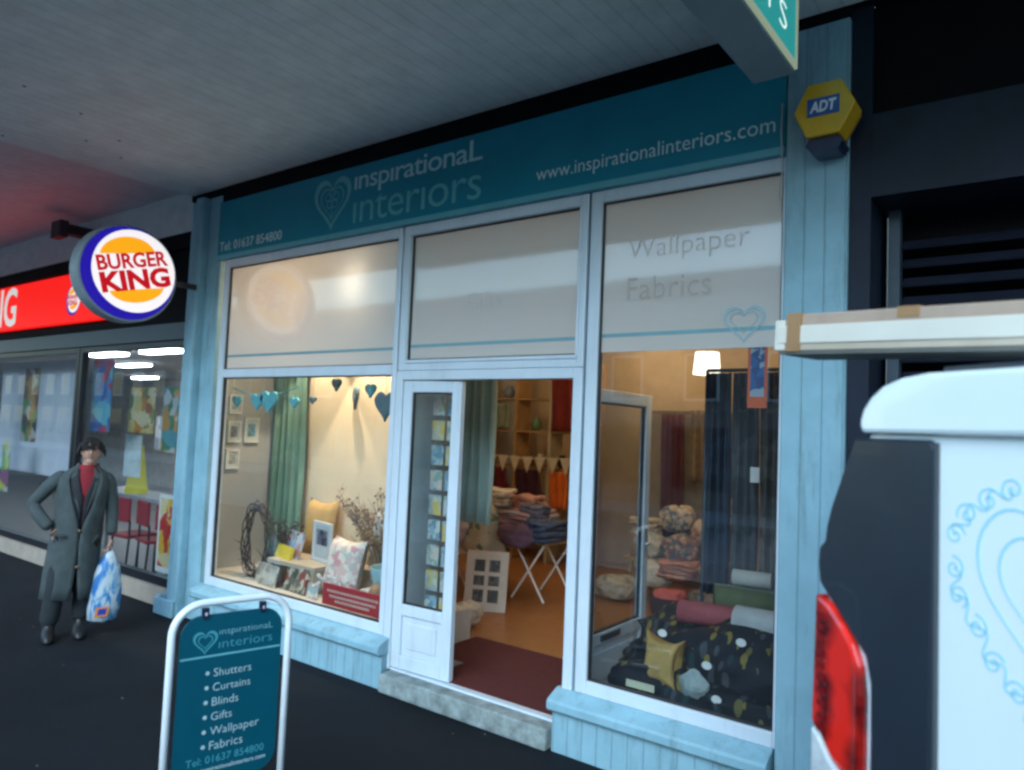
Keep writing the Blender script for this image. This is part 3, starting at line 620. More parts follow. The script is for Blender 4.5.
drape((-5.28, 2.62, 0), .78, .86, .96, .42, picmat('quiltgreen', [(.50, .49, .38), (.56, .54, .44), (.48, .48, .38), (.17, .25, .18), (.54, .52, .42)], 9), 'cream quilt with small green motifs draped over the left of the folding table', QG, 1)
blob_cloth((-5.30, 2.10, .52), .34, .22, .34, mat('lilac_quilt', (.45, .42, .50), .9, .15), 'pale lilac quilt hanging over the front left of the table', seed=5, grp=QG)
folded((-4.72, 2.66, .632), .50, .62, .05, 6, picmat('quiltmix', [(.42, .22, .20), (.50, .36, .28), (.30, .26, .30)], 7), 'pink and rust folded fabrics in the middle of the heap', seed=2, grp=QG)
folded((-4.42, 2.60, .632), .34, .52, .05, 4, mat('denim_fabric', (.05, .08, .15), .9, .3), 'dark blue folded fabric at the right end of the table', seed=3, grp=QG)
blob_cloth((-4.62, 2.35, .56), .40, .20, .24, mat('plum_fabric', (.14, .08, .13), .9, .3), 'plum folded fabric spilling over the front right of the table', seed=6, grp=QG)
blob_cloth((-4.80, 2.42, .60), .36, .20, .13, mat('tan_fabric', (.45, .30, .17), .9, .2), 'tan folded fabric on the front of the heap', seed=4, grp=QG)
# leaning multi-aperture frame
t = thing('window_mirror', 'white six opening picture frame leaning on the floor inside the door', 'picture frame', (-4.58, 1.80, .0), R(28))
fn = lambda a_, b_, d: (a_, d + b_ * .22, b_)
b = MB(); W_, H_ = .42, .56; xs = [-.21, -.165, -.065, -.02 + .0, .02, .065 + .0, .165, .21]
b.prism([(-.21, 0), (.21, 0), (.21, .08), (-.21, .08)], fn, 0, .02); b.prism([(-.21, .48), (.21, .48), (.21, .56), (-.21, .56)], fn, 0, .02)
for x0, x1 in ((-.21, -.13), (-.02, .02), (.13, .21)): b.prism([(x0, .0805), (x1, .0805), (x1, .4795), (x0, .4795)], fn, 0, .02)
for z in (.20, .33): 
    for x0, x1 in ((-.1295, -.0205), (.0205, .1295)): b.prism([(x0, z), (x1, z), (x1, z + .035), (x0, z + .035)], fn, 0, .02)
b.build('frame', mat('worn_white', (.62, .58, .52), .7, .1), t)
MB().prism([(-.13, .08), (.13, .08), (.13, .48), (-.13, .48)], fn, .012, .019).build('print', picmat('darkprint', [(.05, .06, .06), (.12, .13, .13), (.08, .07, .06)], 20), t)
blob_cloth((-4.35, 1.25, .013), .22, .30, .20, mat('white_toys', (.5, .48, .44), .8, .3, 12), 'pale cloth item heaped on the floor behind the door leaf', 'cloth_heap', 'cloth', seed=8)
# back shelving with hanging towels and bunting
t = thing('shelving_unit', 'tall pine shelving along the back of the shop hung with maroon and orange cloths', 'shelving', (-6.0, 4.6, 0))
PINE = mat('pine', (.40, .24, .10), .6, .2, 5)
for x in (-.85, -.28, .3, .95): MB().box(x, x + .04, -.16, .16, 0, 2.7).build('upright', mat('cream_post', (.45, .40, .28), .6, .1) if x == .3 else PINE, t)
for z in (.35, .8, 1.25, 1.75, 2.2, 2.66): MB().box(-.809, .949, -.15, .15, z, z + .025).build('shelf', PINE, t) if False else None
for z in (.35, .8, 1.25, 1.75, 2.2): 
    for x0, x1 in ((-.809, -.281), (-.239, .299), (.341, .949)): MB().box(x0, x1, -.15, .15, z, z + .025).build('shelf', PINE, t)
CL = 'cloths hanging from the back shelving'
for i, (x, z0, z1, w_, c, lb) in enumerate([(-.55, .85, 1.24, .4, (.13, .012, .02), 'maroon cloth hanging on the left of the back shelving'), (.02, .85, 1.24, .4, (.05, .012, .03), 'dark plum cloth hanging in the middle of the back shelving'), (.52, .75, 1.24, .28, (.65, .15, .02), 'bright orange cloth hanging on the right of the back shelving'), (.62, 1.78, 2.6, .5, (.16, .015, .012), 'deep red throw hanging high at the right of the shelving'), (-.55, 1.8, 2.15, .42, (.20, .24, .17), 'olive folded blanket high on the left shelves')]):
    curtain('hanging_cloth', lb, -6.0 + x - w_ / 2, -6.0 + x + w_ / 2, 4.40, z0, z1, mat('cloth%d' % i, c, .9, .2), 3, .025, CL, 'cloth')
t = thing('bunting', 'cream triangular bunting strung along the back shelving', 'bunting', (-6.0, 4.34, 1.42))
MB().tube([(-.9, 0, .0), (0, 0, -.03), (.95, 0, .02)], .005).build('string', WH, t)
for i in range(9):
    x = -.8 + i * .21; MB().prism([(x - .09, 0), (x + .09, 0), (x, -.22)], FRONT, -.004, .004).build('flag', mat('bunting_cream', (.6, .54, .42), .8, .1), t)
SH = 'small wares on the back shelves'
wares = [(-6.5, .83), (-6.3, .83), (-5.9, 1.28), (-6.1, 1.28), (-5.55, 1.28), (-5.35, 1.28), (-6.5, 2.23), (-5.7, 2.23), (-5.45, 1.78), (-6.0, 1.78)]
wl = ['terracotta pot', 'cream jug', 'white jar', 'brown pot', 'black pot', 'rust pot', 'blue grey jug', 'pale jar', 'dark red pot', 'green jar']
wc = [(.4, .15, .06), (.6, .5, .35), (.6, .58, .5), (.2, .1, .05), (.02, .02, .02), (.45, .12, .05), (.2, .26, .3), (.5, .5, .45), (.3, .03, .03), (.12, .22, .12)]
shelf_name = {.83: 'second shelf', 1.28: 'middle shelf', 1.78: 'fourth shelf', 2.23: 'upper shelf'}
for i, ((x, z), nm, c) in enumerate(zip(wares, wl, wc)):
    s_ = random.uniform(.8, 1.2); o = MB().lathe([(.04 * s_, 0), (.07 * s_, .05), (.075 * s_, .11), (.045 * s_, .16), (.05 * s_, .18), (.04 * s_, .18)], n=14).build(nm.split()[-1], mat('ware%d' % i, c, .4, .2), local=True, smooth=True); o.location = (x, 4.58, z); tag(o, '%s standing on the %s of the back shelving' % (nm, shelf_name[z]), nm.split()[-1], SH)

# ------------------------------------------------------------------ right window display
def leaf_mat():
    mt, tr, p = nodes_mat('leaf_fabric'); L = tr.links.new; tc = tr.nodes.new('ShaderNodeTexCoord'); col = None
    for k, (rot, sc_, thr) in enumerate(((.6, 9, .30), (-.7, 11, .27), (1.4, 8, .26))):
        mp = tr.nodes.new('ShaderNodeMapping'); mp.inputs['Rotation'].default_value = (rot * .4, rot, rot * .7); mp.inputs['Scale'].default_value = (sc_ * 1.5, sc_ * 1.0, sc_ * .55); mp.inputs['Location'].default_value = (k * 3.1, k, k * 1.7)
        v = tr.nodes.new('ShaderNodeTexVoronoi'); v.inputs['Scale'].default_value = 1; v.inputs['Randomness'].default_value = .8; L(tc.outputs['Object'], mp.inputs[0]); L(mp.outputs[0], v.inputs['Vector'])
        lt = tr.nodes.new('ShaderNodeMath'); lt.operation = 'LESS_THAN'; lt.inputs[1].default_value = thr; L(v.outputs['Distance'], lt.inputs[0])
        s_ = tr.nodes.new('ShaderNodeSeparateColor'); L(v.outputs['Color'], s_.inputs[0]); rp_ = tr.nodes.new('ShaderNodeValToRGB'); rp_.color_ramp.interpolation = 'CONSTANT'
        cols = [(.20, .15, .03), (.012, .04, .045), (.14, .12, .04), (.05, .06, .07), (.008, .012, .02)]
        while len(rp_.color_ramp.elements) < 5: rp_.color_ramp.elements.new(.5)
        for i, c in enumerate(cols): rp_.color_ramp.elements[i].position = i / 5; rp_.color_ramp.elements[i].color = c + (1,)
        L(s_.outputs[k], rp_.inputs[0]); mx = tr.nodes.new('ShaderNodeMixRGB'); L(lt.outputs[0], mx.inputs[0])
        if col is None: mx.inputs[1].default_value = (.007, .010, .018, 1)
        else: L(col, mx.inputs[1])
        L(rp_.outputs[0], mx.inputs[2]); col = mx.outputs[0]
    L(col, p.inputs['Base Color']); p.inputs['Roughness'].default_value = .8; return mt
NAVF = leaf_mat()
blob_cloth((-1.72, .62, .0), 1.1, .78, .66, NAVF, 'big navy fabric with gold leaf pattern draped over the right window display', 'patterned_fabric', 'fabric', seed=21, sq=2.6, n=64, k=40, crease=.13)
blob_cloth((-1.75, .28, .0), .95, .36, .42, NAVF, 'lower fold of navy leaf pattern fabric spread along the bottom of the right window', 'patterned_fabric', 'fabric', seed=22, n=60, k=30, crease=.14)
cushion(-1.93, .17, .28, .34, .36, .12, 8, -14, mat('gold_cushion', (.42, .27, .09), .8, .25, 10, bump=.6), 'mustard gold cushion with pointed corners at the foot of the right window', pinch=.9)
def roll(x, y, z, r_, ln, mt, label, rz=0):
    b = MB(); b.loft([[(s_ * ln / 2, q * math.cos(2 * math.pi * k / 20), q * math.sin(2 * math.pi * k / 20)) for k in range(20)] for s_, q in ((-1, .2 * r_), (-1, .85 * r_), (-.97, r_), (.97, r_), (1, .85 * r_), (1, .2 * r_))])
    o = b.build('fabric_roll', mt, local=True, smooth=True); o.location = (x, y, z); o.rotation_euler = (0, 0, R(rz)); return tag(o, label, 'fabric roll', 'rolls of fabric on the right window display')
roll(-1.42, .52, .70, .085, .40, mat('cream_roll', (.46, .47, .47), .8, .1, 10), 'pale cream fabric roll lying on top of the navy fabric')
roll(-1.82, .58, .68, .07, .36, mat('rose_roll', (.30, .07, .08), .8, .2, 10), 'dusky rose fabric roll lying beside the cream roll', 12)
roll(-1.66, .85, .74, .10, .42, mat('olive_roll', (.10, .12, .06), .8, .2, 10), 'olive green fabric roll behind the rose roll', 25)
roll(-1.62, .80, .90, .05, .24, mat('putty_roll', (.42, .42, .38), .8, .1, 10), 'small putty coloured roll resting on top of the olive roll', 10)
b = MB(); 
b = MB(); rnd = random.Random(11)
for k_ in range(7):
    rr_ = .088 - .011 * k_; b.loft([[((rr_ * q_ * (1 + .10 * math.sin(5 * t_ + k_))) * math.cos(t_), -.008 * k_ - zz_, (rr_ * q_ * (1 + .10 * math.cos(4 * t_ + k_ * 2))) * math.sin(t_)) for t_ in [2 * math.pi * j_ / 20 for j_ in range(20)]] for q_, zz_ in ((.2, 0), (.9, .004), (1, .012), (.85, .014), (.2, .010))])
o = b.build('fabric_rose', mat('pale_rose', (.35, .42, .42), .8, .2, 20, bump=.8), local=True, smooth=True); o.location = (-1.70, .13, .385); tag(o, 'pale grey fabric rose pinned low on the navy fabric', 'fabric flower')
for i, (x, z, lb) in enumerate([(-1.62, .52, 'white price tag near the top of the lower fold'), (-1.56, .35, 'white price tag beside the pale fabric rose'), (-1.93, .62, 'white price tag up near the gold cushion'), (-1.46, .66, 'white price tag below the cream roll')]):
    o = MB().prism(circ(0, 0, .022, 16), lambda a_, b_, d: (a_ * 1.3, d, b_), -.002, .002).build('price_tag', WH, local=True); o.location = (x, .095 if z < .6 else .18, z); tag(o, lb, 'price tag', 'white price tags on the navy fabric')
o = MB().box(-.09, .09, -.002, .002, 0, .04).build('label_strip', mat('label_strip', (.55, .55, .4), .6), local=True); o.location = (-2.0, .05, .312); tag(o, 'pale label strip at the foot of the right window below the gold cushion', 'label')
# hanging fabric lengths
t = thing('sample_rail', 'black metal rail carrying the dark fabric lengths behind the right window', 'rail', (-1.62, 1.02, 0))
MB().tube([(-.42, 0, 0), (-.42, 0, 2.25)], .013).build('post', mat('rail_metal', (.1, .12, .14), .4, .1, metal=.6), t); MB().tube([(.44, 0, 0), (.44, 0, 2.25)], .013).build('post', mat('rail_metal', (.1, .12, .14)), t); MB().tube([(-.42, 0, 2.25), (.44, 0, 2.25)], .013).build('rail', mat('rail_metal', (.1, .12, .14)), t)
FG = 'dark fabric lengths hanging from the sample rail'
for i, (x0, x1, c, lb) in enumerate([(-2.03, -1.85, (.015, .025, .045), 'navy fabric length hanging leftmost on the sample rail'), (-1.84, -1.66, (.05, .055, .06), 'charcoal fabric length hanging second from the left on the rail'), (-1.65, -1.47, (.09, .08, .07), 'taupe fabric length hanging third from the left on the rail'), (-1.46, -1.20, (.02, .035, .06), 'blue black fabric length hanging rightmost on the sample rail')]):
    curtain('hanging_fabric', lb, x0, x1, 1.0, .72, 2.23, picmat('len%d' % i, [c, tuple(q * 1.5 for q in c), tuple(q * .7 for q in c)], 9), 3, .03, FG, 'fabric')
o = MB().box(-.03, .03, -.003, .003, -.05, .05).build('price_card', WH, local=True); o.location = (-1.66, .93, 1.55); tag(o, 'small white card pinned to the hanging taupe fabric', 'card')
o = MB().box(-.09, .09, -.08, .08, 0, .24).build('box', mat('pale_box', (.5, .55, .6), .6, .1), local=True, bevel=.005); o.location = (-1.24, .72, .70); tag(o, 'pale box standing at the right edge of the right window display', 'box')
t = thing('window_poster', 'small orange and blue poster inside the right window beside the pilaster', 'poster', (-1.35, .02, 1.95))
MB().box(-.05, .055, .0, .003, .0, .36).build('sheet', mat('poster_orange', (.62, .10, .02), .5, .1), t); MB().box(-.035, .04, -.002, -.0005, .06, .33).build('print', picmat('posterblue', [(.02, .06, .18), (.03, .10, .28), (.3, .35, .4)], 18), t)
# behind: brown cloths, warm heap, basket
curtain('hanging_cloth', 'rust brown throw hanging at the back seen past the open door leaf', -4.02, -3.72, 4.45, .55, 2.05, mat('rust_throw', (.15, .035, .018), .9, .25), 4, .03, CL, 'cloth')
for i, (x0, x1, z0, z1, c, lb) in enumerate([(-3.62, -3.36, 1.25, 2.1, (.30, .22, .12), 'sand coloured cloth hanging on the olive cabinet'), (-3.34, -3.10, 1.1, 2.0, (.10, .10, .09), 'charcoal cloth hanging right of the sand coloured one'), (-3.0, -2.74, 1.3, 2.15, (.42, .34, .24), 'buff cloth hanging at the back wall above the side table'), (-2.70, -2.46, 1.2, 2.1, (.16, .05, .04), 'dark red cloth hanging at the back wall beside the sample rail')]):
    curtain('hanging_cloth', lb, x0, x1, 4.40, z0, z1, mat('backcloth%d' % i, c, .9, .3, 14), 3, .03, CL, 'cloth')
t = thing('display_cabinet', 'tall olive painted cabinet at the back behind the open door leaf', 'cabinet', (-3.9, 4.85, 0))
MB().box(-.5, .55, -.25, .3, 0, 2.1).build('carcass', mat('olive_cabinet', (.24, .19, .10), .6, .2), t, bevel=.01)
for x in (-.47, .04): MB().box(x, x + .48, -.27, -.251, .06, 2.04).build('door', mat('olive_door', (.28, .23, .13), .6, .2), t, bevel=.008)
HG = 'heap of soft wares on the floor at the back right'
t = thing('low_table', 'low wooden table under the heap of cushions at the back right', 'table', (-3.45, 3.75, 0))
MB().box(-.5, .5, -.3, .3, .40, .44).build('table_top', PINE, t, bevel=.004)
for x in (-.46, .42):
    for y in (-.26, .22): MB().box(x, x + .04, y, y + .04, 0, .3995).build('leg', PINE, t)
for i, (x, y, z, w_, c, lb) in enumerate([(-3.72, 3.6, .442, .34, [(.6, .5, .36), (.35, .4, .3), (.5, .38, .25)], 'cream patterned cushion at the left of the heap on the low table'), (-3.35, 3.62, .442, .38, [(.25, .1, .07), (.45, .3, .2), (.1, .14, .16)], 'dark and tan patterned cushion in the middle of the heap'), (-3.5, 3.85, .72, .36, [(.5, .36, .22), (.6, .52, .4), (.15, .18, .2)], 'buff cushion at the top of the heap'), (-3.15, 3.8, .60, .3, [(.45, .2, .12), (.5, .42, .3)], 'terracotta cushion at the right of the heap'), (-3.6, 3.5, .16, .4, [(.5, .42, .3), (.56, .5, .42)], 'cream cushion slumped below the low table')]):
    blob_cloth((x, y, z), w_, .3, .28, picmat('heap%d' % i, c, 24), lb, 'cushion', 'cushion', seed=30 + i, grp=HG)
o = MB().lathe([(.14, 0), (.17, .05), (.19, .22), (.17, .22), (.15, .06), (.02, .03)], n=22).build('basket', mat('dark_basket', (.05, .04, .05), .9, .3, 30, bump=1), local=True, smooth=True); o.location = (-3.15, 2.9, 0.002); tag(o, 'dark woven basket on the floor in front of the low table', 'basket')
blob_cloth((-3.15, 2.9, .12), .3, .3, .16, mat('pink_cloth', (.5, .12, .12), .9, .2), 'red pink cloth stuffed in the dark basket', 'cloth', 'cloth', seed=44)
t = thing('side_table', 'dark side table carrying the white cup and small ornaments at the back', 'side table', (-3.05, 4.55, 0))
MB().lathe([(.22, .98), (.22, 1.01)], n=24).build('table_top', PINE, t); MB().lathe([(.16, 0), (.03, .03), (.03, .979)], n=16).build('leg', PINE, t)
for i, (dx, c, lb) in enumerate([(-.1, (.65, .6, .5), 'cream ornament at the left of the side table'), (.02, (.6, .58, .55), 'white cup in the middle of the side table'), (.12, (.2, .3, .28), 'green ornament at the right of the side table')]):
    o = MB().lathe([(.03, 0), (.05, .03), (.055, .1), (.045, .1), (.03, .02)], n=14).build('ornament', mat('orn%d' % i, c, .4, .1), local=True, smooth=True); o.location = (-3.05 + dx, 4.5, 1.011); tag(o, lb, 'ornament', 'small ornaments on the side table')

# stacks of folded fabric: each stack has its own colour
SG = 'folded fabrics stacked about the shop'
stk = [(-5.75, 2.55, .60, .34, (.40, .36, .30), 'oatmeal folded fabric at the far left of the quilt heap'), (-5.05, 2.50, .95, .36, (.55, .48, .40), 'cream folded fabric on the very top of the quilt heap'), (-4.66, 2.60, .90, .30, (.42, .20, .16), 'rust pink folded fabric topping the middle of the heap'), (-4.50, 2.50, .82, .26, (.10, .11, .16), 'slate folded fabric leaning on the blue one'),
       (-3.95, 3.3, .0, .40, (.45, .38, .30), 'beige sack of stuffing on the floor before the low table'), (-3.80, 3.65, .68, .30, (.50, .42, .30), 'straw coloured folded cloth high on the left of the low table'), (-3.30, 3.45, .30, .34, (.40, .17, .10), 'brick red folded cloth at the front of the low table'), (-2.95, 3.3, .0, .36, (.14, .13, .12), 'charcoal sack on the floor right of the low table'), (-3.05, 3.95, .85, .30, (.30, .33, .28), 'sage folded cloth at the top right of the low table'),
       (-2.55, 2.6, .0, .44, (.22, .16, .12), 'brown bundle on the floor behind the navy fabric'), (-2.25, 2.0, .0, .46, (.16, .18, .16), 'grey green bundle on the floor nearest the sample rail')]
for i, (x, y, z, w_, c, lb) in enumerate(stk):
    pm = picmat('stk%d' % i, [c, tuple(q * 1.25 for q in c), tuple(q * .7 for q in c), tuple(min(1, q * 1.1 + .03) for q in c)], 12)
    if 'sack' in lb or 'bundle' in lb: blob_cloth((x, y, z + .002), w_, w_ * .8, w_ * .62, pm, lb, 'fabric_bundle', 'fabric', seed=60 + i, grp=SG, crease=.2)
    else: folded((x, y, z + .002), w_ * 1.1, w_ * .9, .045, 4, pm, lb, grp=SG, seed=60 + i, rz=.3 * math.sin(i * 2.1))
t = thing('wallpaper_stand', 'stand of upright wallpaper rolls against the back wall beyond the low table', 'stand', (-2.55, 4.6, 0))
MB().box(-.5, .5, -.16, .16, 0, .06).box(-.5, .5, -.16, -.13, .061, .42).build('crate', PINE, t)
for i in range(11):
    MB().lathe([(.042, .062), (.042, .95 + .12 * math.sin(i * 2.3)), (.02, .95 + .12 * math.sin(i * 2.3))], (-.44 + i * .088, .02 * math.sin(i * 1.7), 0), n=12).build('wallpaper_roll', mat('wroll%d' % (i % 5), [(.45, .42, .36), (.3, .34, .3), (.5, .3, .22), (.2, .22, .28), (.5, .46, .3)][i % 5], .7, .15, 20), t)
t = thing('wall_shelf', 'cream wall shelf lined with small boxes high on the back wall', 'shelf', (-3.1, 5.12, 1.9))
MB().box(-.9, .9, -.12, .15, 0, .03).build('board', WH, t); 
for i in range(8):
    o = MB().box(-.08, .08, -.06, .06, 0, .12 + .05 * math.sin(i * 1.9)).build('gift_box', mat('gbox%d' % i, [(.5, .1, .08), (.5, .45, .3), (.15, .3, .32), (.6, .55, .5), (.3, .14, .3), (.12, .16, .3), (.55, .35, .1), (.35, .4, .35)][i], .6, .1), local=True, bevel=.004); o.location = (-3.85 + i * .21, 5.1, 1.932)
    tag(o, '%s gift box on the high cream wall shelf' % ['red', 'straw', 'teal', 'white', 'purple', 'navy', 'orange', 'sage'][i], 'box', 'gift boxes on the high wall shelf')

# ------------------------------------------------------------------ projecting sign box (top right)
t = thing('projecting_sign', 'projecting teal light box sign hung from the canopy above the right window', 'sign', (-1.235, -1.33, 3.505))
MB().box(.0, .20, -1.1, .87, .0, .497).build('housing', mat('sign_housing', (.18, .26, .30), .5, .08), t, bevel=.01)
MB().box(.2005, .206, -1.07, .84, .05, .47).build('panel', emis('lit_teal', (.03, .36, .36), .55), t)
MB().box(.2005, .212, -1.09, .86, .018, .046).box(.2005, .212, -1.09, .86, .474, .49).box(.2005, .212, .844, .86, .0465, .4735).build('trim', emis('lit_trim', (.5, .62, .45), .35), t)
LW = emis('lit_letter', (.75, .95, .9), .8)
text('lettering', 'ınspırational', LW, t, (.2065, -.60, .35), 1.28, .10, right=(0, 1, 0), off=-.02)
text('lettering', 'ınteriors', LW, t, (.2065, -.60, .125), 1.30, .17, right=(0, 1, 0), off=-.025)

# alarm box
t = thing('alarm_box', 'yellow hexagonal alarm bell box with blue base on the right pilaster', 'alarm box', (-.965, -.05, 3.41))
hexp = [(-.142, 0), (-.075, .132), (.08, .132), (.148, 0), (.075, -.132), (-.08, -.132)]
YEL = mat('alarm_yellow', (.62, .36, .01), .4, .08, coat=.3)
MB().prism(hexp, FRONT, -.19, -.045).build('cover', YEL, t, bevel=.008)
MB().prism([(x * .92, z * .92) for x, z in hexp], FRONT, -.0445, -.001).build('backplate', mat('alarm_back', (.25, .16, .02), .5), t)
MB().prism([(-.075, -.134), (.07, -.134), (.085, -.165), (.06, -.20), (-.06, -.20), (-.09, -.165)], FRONT, -.16, -.01).build('base', mat('alarm_blue', (.012, .02, .07), .35, .1, coat=.3), t, bevel=.006)
MB().box(-.075, .075, -.194, -.1905, -.035, .055).build('badge', mat('badge_blue', (.02, .10, .35), .4, .05), t)
text('lettering', 'ADT', mat('badge_white', (.75, .78, .8), .4, .03), t, (-.062, -.1945, -.018), .124, .056, off=.03, italic=.15)

# wire clip on the pilaster
tag(MB().tube([(-1.21, -.085, 3.55), (-1.212, -.09, 3.4), (-1.205, -.088, 3.2), (-1.212, -.085, 3.05)], .004).build('cable', mat('cable_white', (.4, .45, .46))), 'thin grey cable running down the edge of the fascia beside the alarm box', 'cable')

# ------------------------------------------------------------------ dark shop on the right
ds = thing('dark_shop_building', 'dark navy shopfront with a louvred shutter to the right of the pale pilaster', 'shop', (1.2, 0, GZ))
def DP(b, name, mt, par=None, bevel=0):
    par = par or ds; b.v = [v - Vector((1.2, 0, GZ)) for v in b.v]; return b.build(name, mt, par, bevel=bevel)
DP(MB().box(-.888, -.79, -.02, .4, GZ, 3.989), 'pier', NAVY); DP(MB().box(-.789, 4, -.02, .4, 3.0, 3.42), 'lintel', NAVY)
DP(MB().box(-.789, 4, .02, .4, 3.421, 4.6), 'header', BLACK); DP(MB().box(-.888, 4, -.053, .019, 3.99, 4.3), 'header', BLACK); DP(MB().box(-.79, 4, .42, .5, GZ, 3.3), 'back_wall', BLACK)  # the front header is added to close a light leak behind the canopy
shp = DP(MB().box(-.76, -.705, .25, .33, GZ, 2.995), 'shutter_frame', mat('shutter_frame', (.045, .075, .11), .5, .2))
b = MB()
for i in range(27): 
    z = .25 + i * .098; b.prism([(.28, z), (.34, z + .05), (.345, z + .052), (.35, z + .045), (.29, z - .006)], SIDE, -.70, 4)
DP(b, 'shutter', mat('slat_paint', (.022, .026, .045), .4, .2))
DP(MB().box(-.888, 4, .13, .4, 4.61, 8.5), 'upper_wall', mat('render_wall', (.5, .5, .47)))
DP(MB().box(-.70, 4, -.02, .24, GZ, .2), 'plinth', NAVY)

# ------------------------------------------------------------------ burger restaurant on the left
bk = thing('restaurant_building', 'burger restaurant with red fascia sign and large windows left of the pale pilaster', 'restaurant', (-11, 0, GZ))
OFF = Vector((-11, 0, GZ))
def BP(b, name, mt, par=None, **k):
    b.v = [v - OFF for v in b.v]; return b.build(name, mt, par or bk, **k)
BX0, BX1 = -24.0, -7.125
BP(MB().box(BX0, BX1, .02, 7, GZ, -.10), 'floor', mat('tile_floor', (.28, .28, .28), .3, .1))
BP(MB().box(BX0, BX1, .0, .12, GZ + .002, .05), 'plinth', mat('cream_render', (.34, .29, .24), .8, .15, 5, stain=.5))
BP(MB().box(BX0, BX1, .05, .16, 3.66, 4.12), 'upper_fascia', mat('pale_render', (.72, .74, .74), .8, .1))
BP(MB().box(BX0, BX1, -.02, .16, 3.50, 3.659), 'top_rail', BLACK)
BP(MB().box(BX0, BX1, .03, .16, 2.80, 3.499), 'sign_back', BLACK)
BP(MB().box(BX0, BX1, -.02, .16, 2.74, 2.799), 'lower_rail', BLACK)
BP(MB().box(BX0, BX1, .0, .16, 2.56, 2.7395), 'band', mat('blue_grey_band', (.03, .05, .075), .4, .1))
fs = BP(MB().box(BX0, -8.62, -.06, .029, 2.86, 3.46), 'fascia', emis('lit_red', (.62, .008, .006), 1.15))
text('lettering', 'BURGER KING', emis('lit_white', (.9, .9, .88), .5), fs, Vector((-15.6, -.0605, 2.90)) - OFF, 4.15, .54, off=.02)
# small roundel on the fascia
def roundel(par, c, r_, plane, d, sgn, mats, rot=15):
    """bun-and-ring burger emblem, drawn on `plane` at depth d, layers growing by sgn"""
    e_ = .0025 * sgn; red, yel, wht, blu = mats
    cr, sr = math.cos(R(rot)), math.sin(R(rot))
    def lay(poly, k, nm, mt):
        b = MB(); poly = [(c[0] + (x - c[0]) * cr - (z - c[1]) * sr, c[1] + (x - c[0]) * sr + (z - c[1]) * cr) for x, z in poly]; b.prism(poly, plane, d + e_ * k, d + e_ * (k + .8)); return b.build(nm, mt, par)
    lay(circ(c[0], c[1], r_, 48), 0, 'blue_ring', blu)
    lay(circ(c[0] + r_ * .115, c[1] + r_ * .035, r_ * .893, 48), 1, 'white_face', wht)
    top = [(c[0] + r_ * .04 + r_ * .60 * math.cos(R(a_)), c[1] + r_ * .36 + r_ * .42 * math.sin(R(a_))) for a_ in range(5, 176, 9)]
    bot = [(c[0] + r_ * .10 + r_ * .60 * math.cos(R(a_)), c[1] - r_ * .30 + r_ * .34 * math.sin(R(a_))) for a_ in range(185, 356, 9)]
    lay(top, 2, 'bun', yel); lay(bot, 2, 'bun', yel)
bkm = (emis('sign_red', (.72, .008, .02), .5), emis('sign_yellow', (.95, .40, .01), .75), emis('sign_white', (.90, .86, .88), .75), emis('sign_blue', (.02, .01, .42), .6))
e0 = bpy.data.objects.new('emblem', None); sc.collection.objects.link(e0); e0.parent = fs; e0.location = Vector((0, 0, 0))
roundel(fs, (-9.68 + 11, 3.13 - GZ), .19, FRONT, -.061, -1, bkm)
bpy.data.objects.remove(e0)
text('lettering', 'BURGER', bkm[0], fs, Vector((-9.80, -.072, 3.14)) - OFF, .25, .05, off=.03); text('lettering', 'KING', bkm[0], fs, Vector((-9.79, -.072, 3.06)) - OFF, .25, .07, off=.03)
# windows
FRD = mat('dark_frame', (.012, .013, .018), .35, .1)
def bwin(x0, x1):
    b = MB(); w_ = .07; b.box(x0, x0 + w_, .03, .11, .051, 2.559); b.box(x1 - w_, x1, .03, .11, .051, 2.559); b.box(x0 + w_, x1 - w_, .03, .11, .051, .14); b.box(x0 + w_, x1 - w_, .03, .11, 2.49, 2.559)
    o = BP(b, 'window', FRD, bevel=.004); BP(MB().box(x0 + w_, x1 - w_, .06, .066, .141, 2.489), 'pane', PGLASS, o); return o
bwin(-9.60, -7.14); bwin(-12.6, -9.62); bwin(-16.9, -12.62); bwin(-23.9, -16.92)
BP(MB().box(BX0, BX1, 6.2, 6.3, -.1, 3.2), 'back_wall', mat('bk_back', (.55, .50, .45), .7, .15)); BP(MB().box(BX0, BX1, .2, 6.2, 2.70, 2.75), 'ceiling', mat('bk_ceiling', (.30, .30, .31), .8, .05))
BP(MB().box(-7.24, -7.13, .17, 6.2, -.1, 2.95), 'wall', mat('bk_side', (.35, .36, .37), .7, .1)); BP(MB().box(BX0, BX0 + .1, .17, 6.2, -.1, 2.95), 'wall', mat('bk_side', (.35, .36, .37)))
BP(MB().box(BX0, CX0 - .04, -3.25, .0495, 4.12, 4.3), 'canopy', board_mat('restaurant_soffit', (.66, .66, .68), 0, .15, stain=.2)); BP(MB().box(BX0, CX0 - .04, -3.35, -3.251, 4.0, 4.36), 'canopy_edge', mat('canopy_edge', (.35, .42, .45)))
BP(MB().box(BX0, BX1, .17, .4, 4.13, 8.5), 'upper_wall', mat('brick_dull', (.32, .22, .17), .85, .2, 8))
